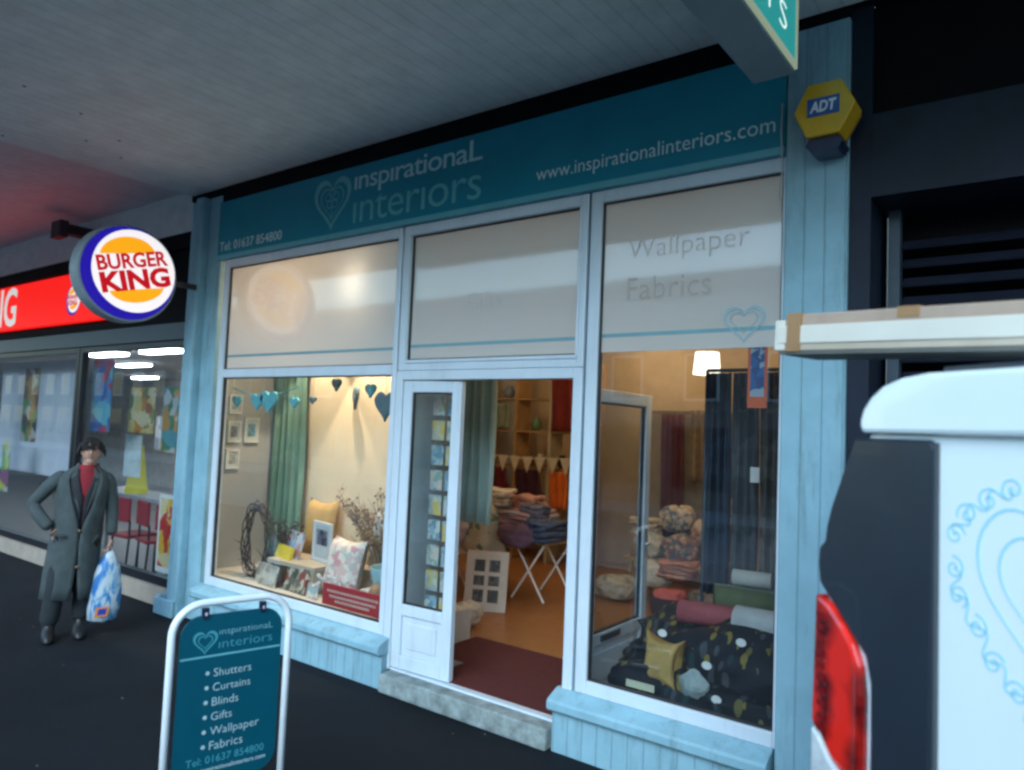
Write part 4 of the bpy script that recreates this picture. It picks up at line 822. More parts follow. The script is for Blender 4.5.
# strip lights
COOL = (.82, .92, 1.0)
for i, (x, y, lb) in enumerate([(-9.9, 1.2, 'nearest'), (-11.5, 1.2, 'second nearest'), (-13.4, 2.5, 'third'), (-17.6, 4.8, 'farthest'), (-11.9, 3.6, 'middle'), (-16.5, 2.2, 'leftmost')]):
    t = thing('strip_light', '%s white fluorescent strip light on the restaurant ceiling' % lb, 'strip light', (x, y, 2.70), group='fluorescent strips in the restaurant')
    MB().box(-.5, .5, -.10, .10, -.04, -.001).build('housing', WH, t); MB().box(-.48, .48, -.085, .085, -.075, -.0405).build('tube', emis('cool_tube', (.85, .93, 1.0), 22), t)
# restaurant interior
t = thing('reflection_screen', 'white screen with a poster standing in for a pale reflection in the left restaurant window', 'screen', (-12.15, .55, -.1))  # white panel takes the place of a pale reflection in the glass
MB().box(-1.42, 1.40, 0, .04, .95, 2.6).build('panel', mat('screen_white', (.62, .63, .70), .6, .12, 3), t); 
for x in (-1.4, 1.33): MB().box(x, x + .05, 0, .04, 0, .949).build('leg', FRD, t)
MB().box(-.52, .02, -.006, -.001, 1.40, 2.5).build('poster', picmat('bkposter', [(.05, .04, .04), (.45, .22, .04), (.10, .25, .06), (.5, .45, .4), (.2, .05, .03)], 5), t)
def flat(x, y, z0, z1, w_, mt, label, name='poster', cat='poster', grp='posters in the restaurant window', th=.006):
    o = MB().box(-w_ / 2, w_ / 2, 0, th, 0, z1 - z0).build(name, mt, local=True); o.location = (x, y, z0); return tag(o, label, cat, grp)
flat(-11.98, .14, .62, 1.35, .28, picmat('bkp1', [(.6, .55, .1), (.15, .4, .12), (.6, .58, .5), (.3, .1, .2)], 6), 'yellow and green poster on the left edge of the restaurant window')
flat(-9.40, .22, 1.55, 2.42, .52, picmat('bkp2', [(.03, .10, .35), (.05, .2, .45), (.4, .05, .10), (.1, .4, .5)], 5), 'blue and red hanging banner just right of the dark window post', 'banner', 'banner')
flat(-8.95, .5, 1.55, 2.1, .62, picmat('bkp3', [(.5, .2, .03), (.3, .08, .02), (.55, .42, .15), (.15, .2, .05), (.6, .5, .3)], 7), 'burger poster hanging in the middle of the right restaurant window')
flat(-8.28, .5, 1.35, 2.1, .34, picmat('bkp4', [(.05, .2, .10), (.5, .25, .05), (.5, .5, .5), (.1, .3, .35)], 7), 'green and orange poster hanging by the pilaster')
flat(-9.30, .6, 1.0, 1.52, .42, mat('bk_white', (.55, .62, .62), .5, .2, 8), 'white sheet hanging below the burger poster')
t = thing('window_poster', 'tall red and yellow poster in a white border low in the restaurant window', 'poster', (-7.52, .13, .15))
MB().box(-.16, .16, 0, .006, 0, .80).build('sheet', WH, t); MB().box(-.12, .12, -.004, -.0005, .06, .76).build('print', picmat('bkp5', [(.55, .05, .02), (.7, .4, .03), (.5, .02, .02), (.7, .55, .3)], 9), t)
t = thing('wet_floor_sign', 'yellow folding wet floor sign standing on the counter shelf in the restaurant', 'floor sign', (-9.95, 1.0, .735), R(62))
for s_ in (-1, 1): MB().prism([(-.14, 0), (.14, 0), (.055, .62), (-.055, .62)], lambda a_, b_, d, s_=s_: (a_, d + s_ * (.14 - b_ * .2), b_), -.006, .006).build('leaf', mat('safety_yellow', (.75, .62, .02), .4, .05), t)
t = thing('window_counter', 'grey window counter inside the restaurant carrying the yellow sign', 'counter', (-9.6, 1.05, -.1))
MB().box(-1.3, 1.9, -.25, .25, .79, .835).build('counter_top', mat('grey_laminate', (.30, .31, .33), .4, .1), t, bevel=.005)
for x in (-1.2, .3, 1.8): MB().tube([(x, 0, 0), (x, 0, .789)], .025).build('leg', mat('steel', (.3, .32, .34), .3, .1, metal=.7), t)
CH = 'red seated chairs behind the restaurant window'
ch = thing('cafe_chair', 'red seated cafe chair at the window counter, nearest the tall poster', 'chair', (-7.85, .50, -.1), R(195), CH)
MB().box(-.2, .2, -.2, .2, .43, .47).build('seat', mat('chair_red', (.30, .02, .03), .5, .1), ch, bevel=.015)
MB().box(-.2, .2, .17, .2, .62, .90).build('backrest', mat('chair_red', (.30, .02, .03)), ch, bevel=.012)
for x in (-.17, .17):
    MB().tube([(x, -.17, 0), (x, -.17, .43)], .013).build('leg', mat('chair_dark', (.02, .025, .04), .4), ch); MB().tube([(x, .185, 0), (x, .16, .43), (x, .165, .64)], .013).build('leg', mat('chair_dark', (.02, .025, .04)), ch)
for (x, y, a_, lb) in [(-8.38, .52, 170, 'red seated cafe chair second from the tall poster'), (-8.92, .5, 185, 'red seated cafe chair nearest the pedestrian'), (-9.3, 2.4, 170, 'red seated cafe chair farther inside the restaurant')]:
    dup(ch, (x, y, -.1), R(a_), lb)
t = thing('serving_counter', 'white serving counter with bright menu boards at the back of the restaurant', 'counter', (-11.5, 4.6, -.1))
MB().box(-3, 2.6, 0, .7, 0, 1.05).build('base', mat('counter_white', (.5, .5, .5), .4, .1), t); MB().box(-3.05, 2.65, -.05, .75, 1.051, 1.10).build('counter_top', mat('steel', (.3, .32, .34)), t)
for i in range(4): MB().box(-2.8 + i * 1.35, -1.6 + i * 1.35, .6, .66, 1.9, 2.6).build('menu_board', mat('menu%d' % i, [(.6, .3, .1), (.3, .4, .5), (.55, .15, .08), (.5, .45, .3)][i], .4, .7, 6, emit=(.5, .4, .3), estr=1.2), t)

flat(-11.0, 1.9, 1.25, 1.75, .6, picmat('bkp6', [(.5, .5, .48), (.3, .35, .4), (.6, .6, .6)], 6), 'pale notice hanging above the yellow wet floor sign')
flat(-7.75, .4, 1.6, 2.35, .22, picmat('bkp7', [(.5, .22, .05), (.55, .5, .45), (.45, .08, .05)], 8), 'orange menu strip hanging right beside the pilaster')
flat(-9.9, 2.0, 1.1, 1.7, 1.0, picmat('bkp8', [(.3, .12, .05), (.5, .35, .2), (.15, .15, .18), (.4, .4, .42)], 7), 'brown picture panel behind the window counter')
# round projecting sign
t = thing('round_projecting_sign', 'round illuminated white, red, yellow and blue burger sign projecting from the restaurant front', 'sign', (-6.80, -.80, 3.03))
YZ = lambda a_, b_, d: (d, a_, b_)
RIM = mat('sign_rim', (.22, .28, .32), .4, .1)
MB().prism(circ(0, 0, .437, 56), YZ, -.085, .085).build('housing', RIM, t, bevel=.012)
roundel(t, (0, 0), .415, YZ, .0855, 1, bkm)
text('lettering', 'BURGER', bkm[0], t, (.0935, -.271, -.028), .635, .138, right=(0, 1, .27), up=(0, -.27, 1), off=.03)
text('lettering', 'KING', bkm[0], t, (.0935, -.22, -.216), .625, .184, right=(0, 1, .27), up=(0, -.27, 1), off=.045)
b = MB(); b.box(-.02, .02, .41, .675, -.025, .025); b.build('bracket', mat('bracket_dark', (.02, .02, .025), .5), t)
tag(MB().box(-9.55, -9.40, -.32, .04, 3.86, 3.98).box(-9.6, -9.35, -.40, -.30, 3.80, 4.0).build('camera_housing', mat('bracket_dark', (.02, .02, .025)), bevel=.01), 'small dark box fitting on the wall above the red restaurant sign', 'security camera')

# ------------------------------------------------------------------ A board
t = thing('pavement_sign', 'teal swing sign in a white tubular frame standing on the pavement', 'sign', (-3.055, -2.222, GZ), math.atan2(.97437, .22495))
WP = mat('white_powder_coat', (.74, .80, .84), .3, .04, coat=.2)
W_ = .52; Ht = 1.108; rc = .13
pts = [(0, 0, .02), (0, 0, Ht - rc)] + [(rc - rc * math.cos(R(q)), 0, Ht - rc + rc * math.sin(R(q))) for q in range(10, 91, 10)]
pts += [(W_ - rc + rc * math.sin(R(q)), 0, Ht - rc + rc * math.cos(R(q))) for q in range(0, 91, 10)] + [(W_, 0, .02)]
MB().tube(pts, .0165, 12).build('frame', WP, t, smooth=True)
for x in (0, W_): MB().tube([(x, -.24, .016), (x, .24, .016)], .016, 10).build('foot', WP, t, smooth=True)
def rrect(x0, x1, z0, z1, r_):
    P = []
    for cx_, cz, a_ in ((x1 - r_, z1 - r_, 0), (x0 + r_, z1 - r_, 90), (x0 + r_, z0 + r_, 180), (x1 - r_, z0 + r_, 270)):
        P += [(cx_ + r_ * math.cos(R(a_ + q)), cz + r_ * math.sin(R(a_ + q))) for q in range(0, 91, 15)]
    return P
bp = MB(); bp.prism(rrect(.035, W_ - .035, .325, 1.055, .09), FRONT, -.006, .006); bo = bp.build('panel', mat('board_teal', (.001, .075, .115), .45, .06, spec=.2), t)
for x in (.135, .39): MB().box(x - .013, x + .013, -.012, .012, 1.04, 1.085).build('clip', mat('clip_dark', (.01, .015, .04), .4), t); 
for x in (.135, .39): MB().box(x - .005, x + .005, -.014, -.0125, 1.055, 1.068).build('bolt', mat('bolt', (.5, .5, .55), .3), t)
MB().box(.04, W_ - .04, -.0085, -.0065, .872, .880).build('stripe', mat('board_stripe', (.12, .42, .48), .5), bo)
LB = mat('board_letters', (.42, .60, .64), .5, .05)
for i, wd in enumerate(['Shutters', 'Curtains', 'Blinds', 'Gifts', 'Wallpaper', 'Fabrics']):
    z = .785 - i * .063; ln = {'Shutters': .165, 'Curtains': .165, 'Blinds': .115, 'Gifts': .09, 'Wallpaper': .215, 'Fabrics': .145}[wd]
    text('lettering', wd, LB, bo, (.185, -.0065, z), ln, off=-.014)
    b = MB(); 
    for q in range(3): b.ribbon([(  .158 + .009 * math.cos(R(60 * q)), z + .018 + .009 * math.sin(R(60 * q))), (.158 - .009 * math.cos(R(60 * q)), z + .018 - .009 * math.sin(R(60 * q)))], .005, FRONT, -.0085 - q * .0006, -.0065)
    b.build('bullet', LB, bo)
text('lettering', 'Tel: 01637 854800', mat('board_dim', (.05, .30, .37), .5), bo, (.09, -.0065, .415), .34, off=-.008)
text('lettering', 'www.inspirationalinteriors.com', LB, bo, (.09, -.0065, .380), .35, off=-.004)
text('lettering', 'ınspırationaL', mat('board_mid', (.16, .40, .46), .5), bo, (.20, -.0065, .955), .24, .036, off=-.012)
text('lettering', 'ınteriors', mat('board_dim', (.05, .30, .37)), bo, (.20, -.0065, .905), .24, .036, off=-.014)
b = MB(); heart_ring(b, .14, .935, .095, .09, .010, FRONT, -.0085, -.0065); heart_ring(b, .14, .937, .06, .055, .004, FRONT, -.0085, -.0065); b.build('heart_emblem', mat('board_dim', (.05, .30, .37)), bo)

# ------------------------------------------------------------------ van with load on the roof
VA = R(-35)
van = thing('parked_van', 'white van with black rear corner, red tail light and blue scroll heart logo', 'van', (-.53, -1.79, GZ), VA)
VW = 1.64; VZ = -GZ
WHITE = mat('van_white', (.76, .85, .86), .22, .03, 1.5, coat=.6)
BLKG = mat('van_black', (.016, .024, .036), .38, .15, coat=.15)
VS = lambda a_, b_, d: (a_, d, b_ + VZ)      # u, z(world), across
def arch(cu, r_=.37, z=.12): return [(cu + r_ * math.cos(R(a_)), .18 + r_ * math.sin(R(a_))) for a_ in range(180, -1, -15)]
body = [(.03, .10), (-.02, .30), (-.035, .62), (-.025, 1.385), (0.0, 1.5), (.075, 1.70), (.115, 1.80), (.15, 1.86), (.25, 1.885), (2.75, 1.885), (3.05, 1.80), (3.45, 1.35), (4.05, 1.18), (4.32, 1.02), (4.38, .7), (4.36, .10)]
bottom = [(3.87, .10)] + [(3.5 + .37 * math.cos(R(a_)), .18 + .37 * math.sin(R(a_))) for a_ in range(0, 181, 15)] + [(3.13, .10), (1.19, .10)] + [(.82 + .37 * math.cos(R(a_)), .18 + .37 * math.sin(R(a_))) for a_ in range(0, 181, 15)] + [(.45, .10)]
MB().prism(body + bottom, VS, .012, VW - .012).build('body', WHITE, van, bevel=.03)
# rounded roof cap, a little proud of the side
cap = [(.125, 1.808), (.118, 1.835), (.13, 1.87), (.155, 1.90), (.195, 1.928), (.25, 1.945), (.32, 1.952), (2.7, 1.945), (2.95, 1.88), (3.0, 1.808)]
MB().prism(cap, VS, -.012, VW + .012).build('roof', WHITE, van, bevel=.012)
MB().box(.33, 2.6, .035, .075, 1.953 + VZ, 1.968 + VZ).build('roof_rail', BLKG, van, bevel=.003); MB().box(.33, 2.6, VW - .075, VW - .035, 1.953 + VZ, 1.968 + VZ).build('roof_rail', BLKG, van, bevel=.003)
blk = [(.118, 1.796), (.07, 1.69), (.035, 1.61), (.018, 1.555), (.012, 1.515), (-.008, 1.495), (-.012, 1.45), (-.005, 1.40), (.02, 1.378), (.06, 1.345), (.105, 1.30), (.14, 1.25), (.158, 1.19), (.16, 1.05), (.158, .80), (.335, .80), (.338, 1.3), (.342, 1.775), (.335, 1.792), (.32, 1.797)]
for d0, d1 in ((-.004, .16), (VW - .16, VW + .004)): MB().prism([(u_2 - (.02 if u_2 < .13 else 0), z) for u_2, z in blk], VS, d0, d1).build('rear_corner_panel', BLKG, van, bevel=.008)
MB().box(.338, .3435, -.001, .012, .50 + VZ, 1.79 + VZ).build('door_seam', mat('seam', (.05, .06, .07), .6), van)
# tail light
def light_mat():
    mt, tr, p = nodes_mat('tail_lens'); L = tr.links.new; tc = tr.nodes.new('ShaderNodeTexCoord'); 
    wv = tr.nodes.new('ShaderNodeTexWave'); wv.bands_direction = 'X'; wv.inputs['Scale'].default_value = 2.2; wv.inputs['Distortion'].default_value = 7; wv.inputs['Detail'].default_value = 1; L(tc.outputs['Object'], wv.inputs['Vector'])
    n = tr.nodes.new('ShaderNodeTexNoise'); n.inputs['Scale'].default_value = 9; n.inputs['Detail'].default_value = 2; L(tc.outputs['Object'], n.inputs['Vector'])
    mm = tr.nodes.new('ShaderNodeMath'); mm.operation = 'MULTIPLY_ADD'; mm.inputs[1].default_value = .45; L(wv.outputs[0], mm.inputs[0]); L(n.outputs[0], mm.inputs[2])
    rp_ = tr.nodes.new('ShaderNodeValToRGB'); rp_.color_ramp.elements[0].position = .46; rp_.color_ramp.elements[0].color = (.10, .002, .002, 1); rp_.color_ramp.elements[1].position = .85; rp_.color_ramp.elements[1].color = (.80, .020, .010, 1)
    L(mm.outputs[0], rp_.inputs[0]); L(rp_.outputs[0], p.inputs['Base Color']); p.inputs['Roughness'].default_value = .15; p.inputs['Coat Weight'].default_value = 1; p.inputs['Coat Roughness'].default_value = .02; return mt
LM = light_mat(); WHL = mat('clear_lens', (.55, .60, .62), .12, .2, 20, coat=1)
lens = [(-.02, 1.372), (.03, 1.352), (.075, 1.315), (.115, 1.27), (.14, 1.22), (.15, 1.15), (.150, .92), (.095, .925), (.04, .96), (-.005, 1.01), (-.03, 1.02)]
clr = [(-.03, 1.015), (-.003, 1.005), (.04, .955), (.095, .92), (.150, .915), (.148, .81), (-.03, .81)]
for k, (d0, d1) in enumerate(((-.012, .15), (VW - .15, VW + .012))):
    tl = MB().prism([(u_2 - .012, z) for u_2, z in lens], VS, d0, d1).build('tail_light', LM, van, bevel=.012)
    MB().prism([(u_2 - .012, z) for u_2, z in clr], VS, d0, d1).build('clear_lens', WHL, tl, bevel=.01)
    sg = -1 if k == 0 else 1; dd = d0 if k == 0 else d1
    b = MB()
    for i in range(10):
        z = 1.325 - i * .033; b.box(-.022 + .001 * i, .004 + .0015 * i, dd + (sg * .001 if sg > 0 else -.003), dd + (.003 if sg > 0 else -.001), z - .014 + VZ, z + VZ)
    b.build('lens_ribs', mat('lens_rib', (.20, .003, .004), .25, .1, coat=.8), tl)
for d0 in (-.01, VW - .1): MB().box(-.05, .42, d0, d0 + .11, .22 + VZ, .62 + VZ).build('bumper', mat('bumper_grey', (.04, .045, .05), .6, .1), van, bevel=.03)
# rear: tailgate window, plate
MB().box(-.045, -.028, .2, VW - .2, 1.0 + VZ, 1.42 + VZ).build('rear_window', mat('dark_glass', (.03, .04, .05)), van, bevel=.01)
for u0, u1 in ((1.9, 2.75),): 
    for d0 in (-.003, VW - .012): MB().prism([(u0, 1.25), (2.95, 1.25), (2.85, 1.70), (u0, 1.74)], VS, d0, d0 + .015).build('side_window', mat('dark_glass', (.03, .04, .05)), van)
MB().prism([(3.06, 1.76), (3.40, 1.36), (3.42, 1.37), (3.08, 1.775)], VS, .12, VW - .12).build('windscreen', mat('dark_glass', (.03, .04, .05)), van)
for u0 in (.82, 3.5):
    for d0 in (.0, VW - .2):
        wh = MB().prism(circ(u0, .18, .32, 32), lambda a_, b_, d: (a_, d, b_ + VZ), d0, d0 + .2).build('wheel', mat('tyre', (.02, .02, .02), .8), van, bevel=.03)
        MB().prism(circ(u0, .18, .20, 24), lambda a_, b_, d: (a_, d, b_ + VZ), d0 - .006, d0 + .206).build('rim', mat('rim_metal', (.4, .4, .42), .3, .1, metal=.8), wh, bevel=.01)
for d0 in (.12, VW - .42): MB().box(4.33, 4.40, d0, d0 + .3, .72 + VZ, .88 + VZ).build('headlight', WHL, van, bevel=.02)
MB().box(.985, .990, .009, .013, .30 + VZ, 1.79 + VZ).build('door_seam', mat('seam', (.05, .06, .07)), van); MB().box(.345, 2.9, .0095, .013, .74 + VZ, .745 + VZ).build('door_seam', mat('seam', (.05, .06, .07)), van)
# blue logo: nested hearts with scrolls all round
BL = mat('logo_blue', (.30, .66, .78), .4, .05); b = MB(); dz0, dz1 = .0108, .0117
def lg_(pts, w_=.0048, closed=False): b.ribbon(pts, w_, VS, dz0, dz1, closed)
HC = (.605, 1.50)
heart_ring(b, HC[0], HC[1] - .03, .33, .38, .0055, VS, dz0, dz1); heart_ring(b, HC[0], HC[1] - .02, .23, .25, .0048, VS, dz0, dz1)
for q in range(3): lg_(spiral(HC[0] - .03 + .03 * q, HC[1] + .02, .03, q, 1.4, 24), .005)
scr = [(.385, 1.588, 10, 1), (.415, 1.637, 200, -1), (.465, 1.672, 60, 1), (.52, 1.70, 240, -1), (.383, 1.515, 100, -1), (.392, 1.455, 300, 1), (.440, 1.40, 100, -1), (.478, 1.335, 20, 1), (.53, 1.29, 160, -1), (.57, 1.24, 20, 1)]
for u0, z0, a0, sg in scr:
    lg_(spiral(u0, z0, .026, R(a0), 1.35, 30, sg))
    u1 = 2 * HC[0] - u0; lg_(spiral(u1, z0, .026, R(180 - a0), 1.35, 30, -sg))
for (p, q) in zip(scr[:-1], scr[1:]):
    if abs(p[0] - q[0]) > .12: continue
    for mir in (0, 1):
        P = []
        for k in range(13):
            s_ = k / 12; u0 = p[0] + (q[0] - p[0]) * s_; z0 = p[1] + (q[1] - p[1]) * s_; nx, nz = -(q[1] - p[1]), (q[0] - p[0]); l_ = math.hypot(nx, nz) or 1
            o_ = .016 * math.sin(2 * math.pi * s_); u0 += nx / l_ * o_; z0 += nz / l_ * o_; P.append((2 * HC[0] - u0 if mir else u0, z0))
        lg_(P, .0046)
b.build('heart_logo', BL, van)
# rack bars
for u0 in (.75, 2.0): MB().box(u0, u0 + .04, .02, VW - .02, 1.955 + VZ, 1.995 + VZ).build('rack_bar', mat('bracket_dark', (.02, .02, .025)), van, bevel=.005)

# long package on the rack
P1 = Vector((-.732, -1.482, 2.113)); P2 = Vector((-.096, -1.686, 2.083)); dv = (P2 - P1); ang = math.atan2(dv.y, dv.x); L2 = 3.0
pk = thing('long_package', 'long cardboard and white wrapped package bound with brown tape on the van roof', 'package', P1, ang); pk.rotation_euler = (0, math.atan2(-dv.z, math.hypot(dv.x, dv.y)), ang)
CARD = mat('cardboard', (.36, .27, .21), .8, .12, 5, stain=.2); WRAP = mat('white_wrap', (.60, .57, .50), .35, .06, 4)
h_ = .062
MB().box(.05, L2, -.10, .12, -h_ + .012, h_).build('carton', CARD, pk, bevel=.006)
MB().box(.03, L2 + .01, -.108, -.1005, -.030, .026).box(.018, .055, -.106, .122, -.05, .045).build('white_wrap', WRAP, pk, bevel=.004)
MB().box(.04, L2, -.106, .10, -h_, -h_ + .011).build('base_strip', mat('dark_strip', (.10, .10, .09), .6), pk)
MB().box(.04, L2, -.104, -.1005, -.049, -.0315).build('lower_strip', mat('buff_strip', (.42, .36, .28), .7), pk)
for x in (.065, .40): MB().box(x, x + (.045 if x < .1 else .06), -.1115 if x < .1 else -.1025, .125, -.0535 if x < .1 else .035, h_ + .003).build('tape', mat('brown_tape', (.30, .17, .075), .35, .1), pk)

# ------------------------------------------------------------------ opposite side of the street (seen in the glass)
def opp(x0, x1, y, z_eave, ridge, label, col, hipx=None):
    h = thing('terraced_building', label, 'building', ((x0 + x1) / 2, y, GZ), 0, 'buildings across the street'); c = (x0 + x1) / 2; ww = (x1 - x0) / 2
    MB().box(-ww, ww, -8, 0, 0, z_eave).build('wall', mat('opp_wall_%d' % (x0 * 10), col, .85, .15, 1.5, stain=.4), h)
    hp = 2.6
    MB().add([(-ww - .2, -8.2, z_eave), (ww + .2, -8.2, z_eave), (ww + .2, .25, z_eave), (-ww - .2, .25, z_eave), (-ww + hp, -4, ridge), (ww - hp, -4, ridge)], [(0, 1, 2, 3), (0, 4, 5, 1), (3, 2, 5, 4), (0, 3, 4), (1, 5, 2)]).build('roof', mat('slate', (.09, .10, .11), .7, .2, 3), h)
    n = max(2, int((x1 - x0) / 2.2))
    for i in range(n):
        x = -ww + (i + .5) * (2 * ww / n)
        wn = MB().box(x - .5, x + .5, 0.002, .05, 2.9, 4.2).build('window', UPVC, h); MB().box(x - .43, x + .43, .0505, .056, 2.97, 4.13).build('pane', mat('dark_glass', (.03, .04, .05)), wn)
        wn = MB().box(x - .8, x + .8, 0.002, .06, .5, 2.2).build('window', mat('shop_dark', (.05, .06, .08), .4), h); MB().box(x - .74, x + .74, .0605, .066, .56, 2.14).build('pane', mat('dark_glass', (.03, .04, .05)), wn)
opp(-34, -4.6, -15.1, 5.0, 7.4, 'long grey two storey building across the street', (.20, .20, .20))
opp(-82, -34.6, -15.6, 5.6, 8.2, 'long dark building farthest left across the street', (.12, .11, .11))
opp(-2.6, 9, -16.1, 4.2, 6.3, 'brown two storey building across the street', (.15, .12, .10))
opp(9.6, 26, -15.1, 5.4, 7.6, 'pale two storey building farther along across the street', (.32, .32, .30))

# ------------------------------------------------------------------ the man
exec_person = True
def skin(name, verts, edges, radii, mt, parent, root=0, sub=2, flat=None):
    me = bpy.data.meshes.new(name); me.from_pydata(verts, edges, []); o = bpy.data.objects.new(name, me); sc.collection.objects.link(o)
    md = o.modifiers.new('skin', 'SKIN'); md.use_smooth_shade = True; md.branch_smoothing = .4
    sl = me.skin_vertices[0].data
    for i, r in enumerate(radii): sl[i].radius = r if isinstance(r, tuple) else (r, r)
    for i in range(len(verts)): sl[i].use_root = (i == root)
    s_ = o.modifiers.new('sub', 'SUBSURF'); s_.levels = s_.render_levels = sub
    dg = bpy.context.evaluated_depsgraph_get(); m2 = bpy.data.meshes.new_from_object(o.evaluated_get(dg)); bpy.data.objects.remove(o)
    m2.materials.clear(); m2.materials.append(mt); m2.shade_smooth()
    o = bpy.data.objects.new(name, m2); sc.collection.objects.link(o); o.parent = parent; return o
# local frame: x = image right, y = away from the camera, z up; the man faces -y
man = thing('person', 'man in a long grey green overcoat and red shirt walking with a carrier bag', 'person', (-6.83, -1.06, GZ), math.atan2(.92, .39))
SKIN = mat('skin', (.40, .23, .17), .55, .14, 16, bump=.2, bscale=40); COAT = mat('coat_wool', (.046, .062, .065), .9, .25, 9, bump=.4, bscale=90); TRS = mat('trousers', (.016, .022, .026), .9, .2); BOOT = mat('boots', (.012, .012, .014), .45, .2); REDS = mat('red_shirt', (.22, .010, .020), .85, .15); DKJ = mat('dark_jacket', (.012, .012, .018), .8, .2); HAIR = mat('dark_hair', (.012, .010, .010), .55, .3, 30, bump=.8, bscale=120)
V = {}; order = []; edges = []; rad = []
def jn(k, p, r, frm=None):
    V[k] = len(order); order.append(p); rad.append(r)
    if frm is not None: edges.append((V[frm], V[k]))
jn('pelvis', (.03, 0, .90), (.15, .11)); jn('waist', (.04, 0, 1.05), (.13, .10), 'pelvis'); jn('chest', (.05, 0, 1.27), (.15, .11), 'waist'); jn('neckb', (.07, 0, 1.42), (.06, .06), 'chest'); jn('neck', (.085, -.02, 1.48), (.052, .052), 'neckb')
jn('jaw', (.09, -.035, 1.535), (.055, .062), 'neck'); jn('skull', (.092, -.025, 1.60), (.074, .088), 'jaw'); jn('crown', (.093, -.01, 1.655), (.055, .07), 'skull')
jn('shL', (-.07, .01, 1.345), .034, 'chest'); jn('elL', (-.30, .05, 1.14), .032, 'shL'); jn('wrL', (-.18, -.07, .96), .03, 'elL')
jn('shR', (.20, 0, 1.35), .045, 'chest'); jn('elR', (.275, .03, 1.10), .034, 'shR'); jn('wrR', (.285, -.04, .86), .028, 'elR')
jn('hipL', (-.05, 0, .86), .085, 'pelvis'); jn('knL', (-.09, -.07, .50), .06, 'hipL'); jn('anL', (-.12, -.02, .10), .04, 'knL')
jn('hipR', (.11, 0, .86), .085, 'pelvis'); jn('knR', (.105, .0, .50), .06, 'hipR'); jn('anR', (.10, .04, .10), .04, 'knR')
body_o = skin('body', order, edges, rad, SKIN, man)
# hands: palm plus four fingers and a thumb each
def hand(c, dirv, palm_n, sgn, curl):
    c = Vector(c); d = Vector(dirv).normalized(); n = Vector(palm_n).normalized(); s_ = d.cross(n) * sgn
    vs = [c, c + d * .045, ]; es = [(0, 1)]; rs = [.022, .026]
    for k, ln in enumerate((.070, .080, .074, .058)):
        b0 = c + d * .075 + s_ * (.027 - .018 * k); i0 = len(vs)
        p1 = b0 + d * ln * .35 + n * curl * .3 * ln; p2 = p1 + (d * (1 - curl) + n * curl).normalized() * ln * .35; p3 = p2 + (d * (.5 - curl) + n).normalized() * ln * .25 if curl > .4 else p2 + d * ln * .3 + n * .01
        vs += [b0, p1, p2, p3]; es += [(1, i0), (i0, i0 + 1), (i0 + 1, i0 + 2), (i0 + 2, i0 + 3)]; rs += [.010, .009, .0085, .007]
    i0 = len(vs); tb = c + d * .03 + s_ * .03; vs += [tb, tb + s_ * .02 + d * .025 + n * .01, tb + s_ * .02 + d * .05 + n * .025]; es += [(0, i0), (i0, i0 + 1), (i0 + 1, i0 + 2)]; rs += [.012, .010, .008]
    return skin('hand', [tuple(v) for v in vs], es, rs, SKIN, man, sub=1)
hand((.285, -.045, .83), (.02, -.03, -1), (-1, 0, 0), -1, .75)
hand((-.155, -.085, .93), (.45, .1, -.9), (0, 1, 0), 1, .2)
# face
fc = Vector((.09, -.105, 1.575))
hd = Vector((.091, -.03, 1.585))
b = MB(); b.ball((.092, -.032, 1.585), .073, .086, .108, n=20, k=14); b.loft([[(.088 + .03 * s_ * math.cos(a_ / 8 * 2 * math.pi) , -.055 + .045 * math.sin(a_ / 8 * 2 * math.pi), z) for a_ in range(8)] for s_, z in ((.6, 1.475), (1.1, 1.49), (1.5, 1.53))]); 
b.loft([[(.09 + w_ * math.cos(q), -.112 - d_ + .004 * math.sin(q), z) for q in (0, 1.05, 2.1, 3.14, 4.2, 5.2)] for w_, d_, z in ((.006, .004, 1.60), (.009, .012, 1.583), (.014, .022, 1.563), (.012, .012, 1.553))])
for s_ in (-1, 1): b.ball((.092 + s_ * .074, -.02, 1.575), .010, .02, .030, n=8, k=6)
b.build('head', SKIN, man, smooth=True)
for s_ in (-1, 1):
    MB().ball((.091 + s_ * .028, -.106, 1.592), .011, .008, .006, n=8, k=5).build('eye', mat('eye_dark', (.03, .02, .02), .2), man, smooth=True)
    MB().tube([(.091 + s_ * .014, -.113, 1.606), (.091 + s_ * .030, -.113, 1.610), (.091 + s_ * .044, -.104, 1.606)], .0035, 6).build('eyebrow', HAIR, man)
MB().tube([(.067, -.108, 1.530), (.090, -.115, 1.532), (.113, -.108, 1.530)], [.003, .005, .003], 6).build('mouth', mat('lips', (.25, .10, .09), .5), man)
# hair: full dark mop with a ragged fringe, built from many short locks over a cap
b = MB(); rnd = random.Random(3)
b.ball((.092, -.012, 1.628), .082, .092, .080, n=18, k=10)
for _ in range(420):
    a_ = rnd.uniform(0, 6.283); el = rnd.uniform(.05, 1.5); c_ = Vector((math.cos(a_) * math.cos(el), math.sin(a_) * math.cos(el), math.sin(el)))
    p = Vector((.092, -.018, 1.605)) + Vector((c_.x * .086, c_.y * .098, c_.z * .094)); front = c_.y < -.35
    dn = rnd.uniform(.012, .042) if front else rnd.uniform(.05, .10)
    dn *= (1.1 - el / 1.6); out = Vector((c_.x, c_.y, 0)) * rnd.uniform(.008, .022)
    b.tube([p, p + out + Vector((rnd.uniform(-.008, .008), 0, -dn * .5)), p + out * .8 + Vector((rnd.uniform(-.016, .016), rnd.uniform(-.006, .006), -dn))], [.009, .008, .002], 5)
b.build('hair', HAIR, man, smooth=True)
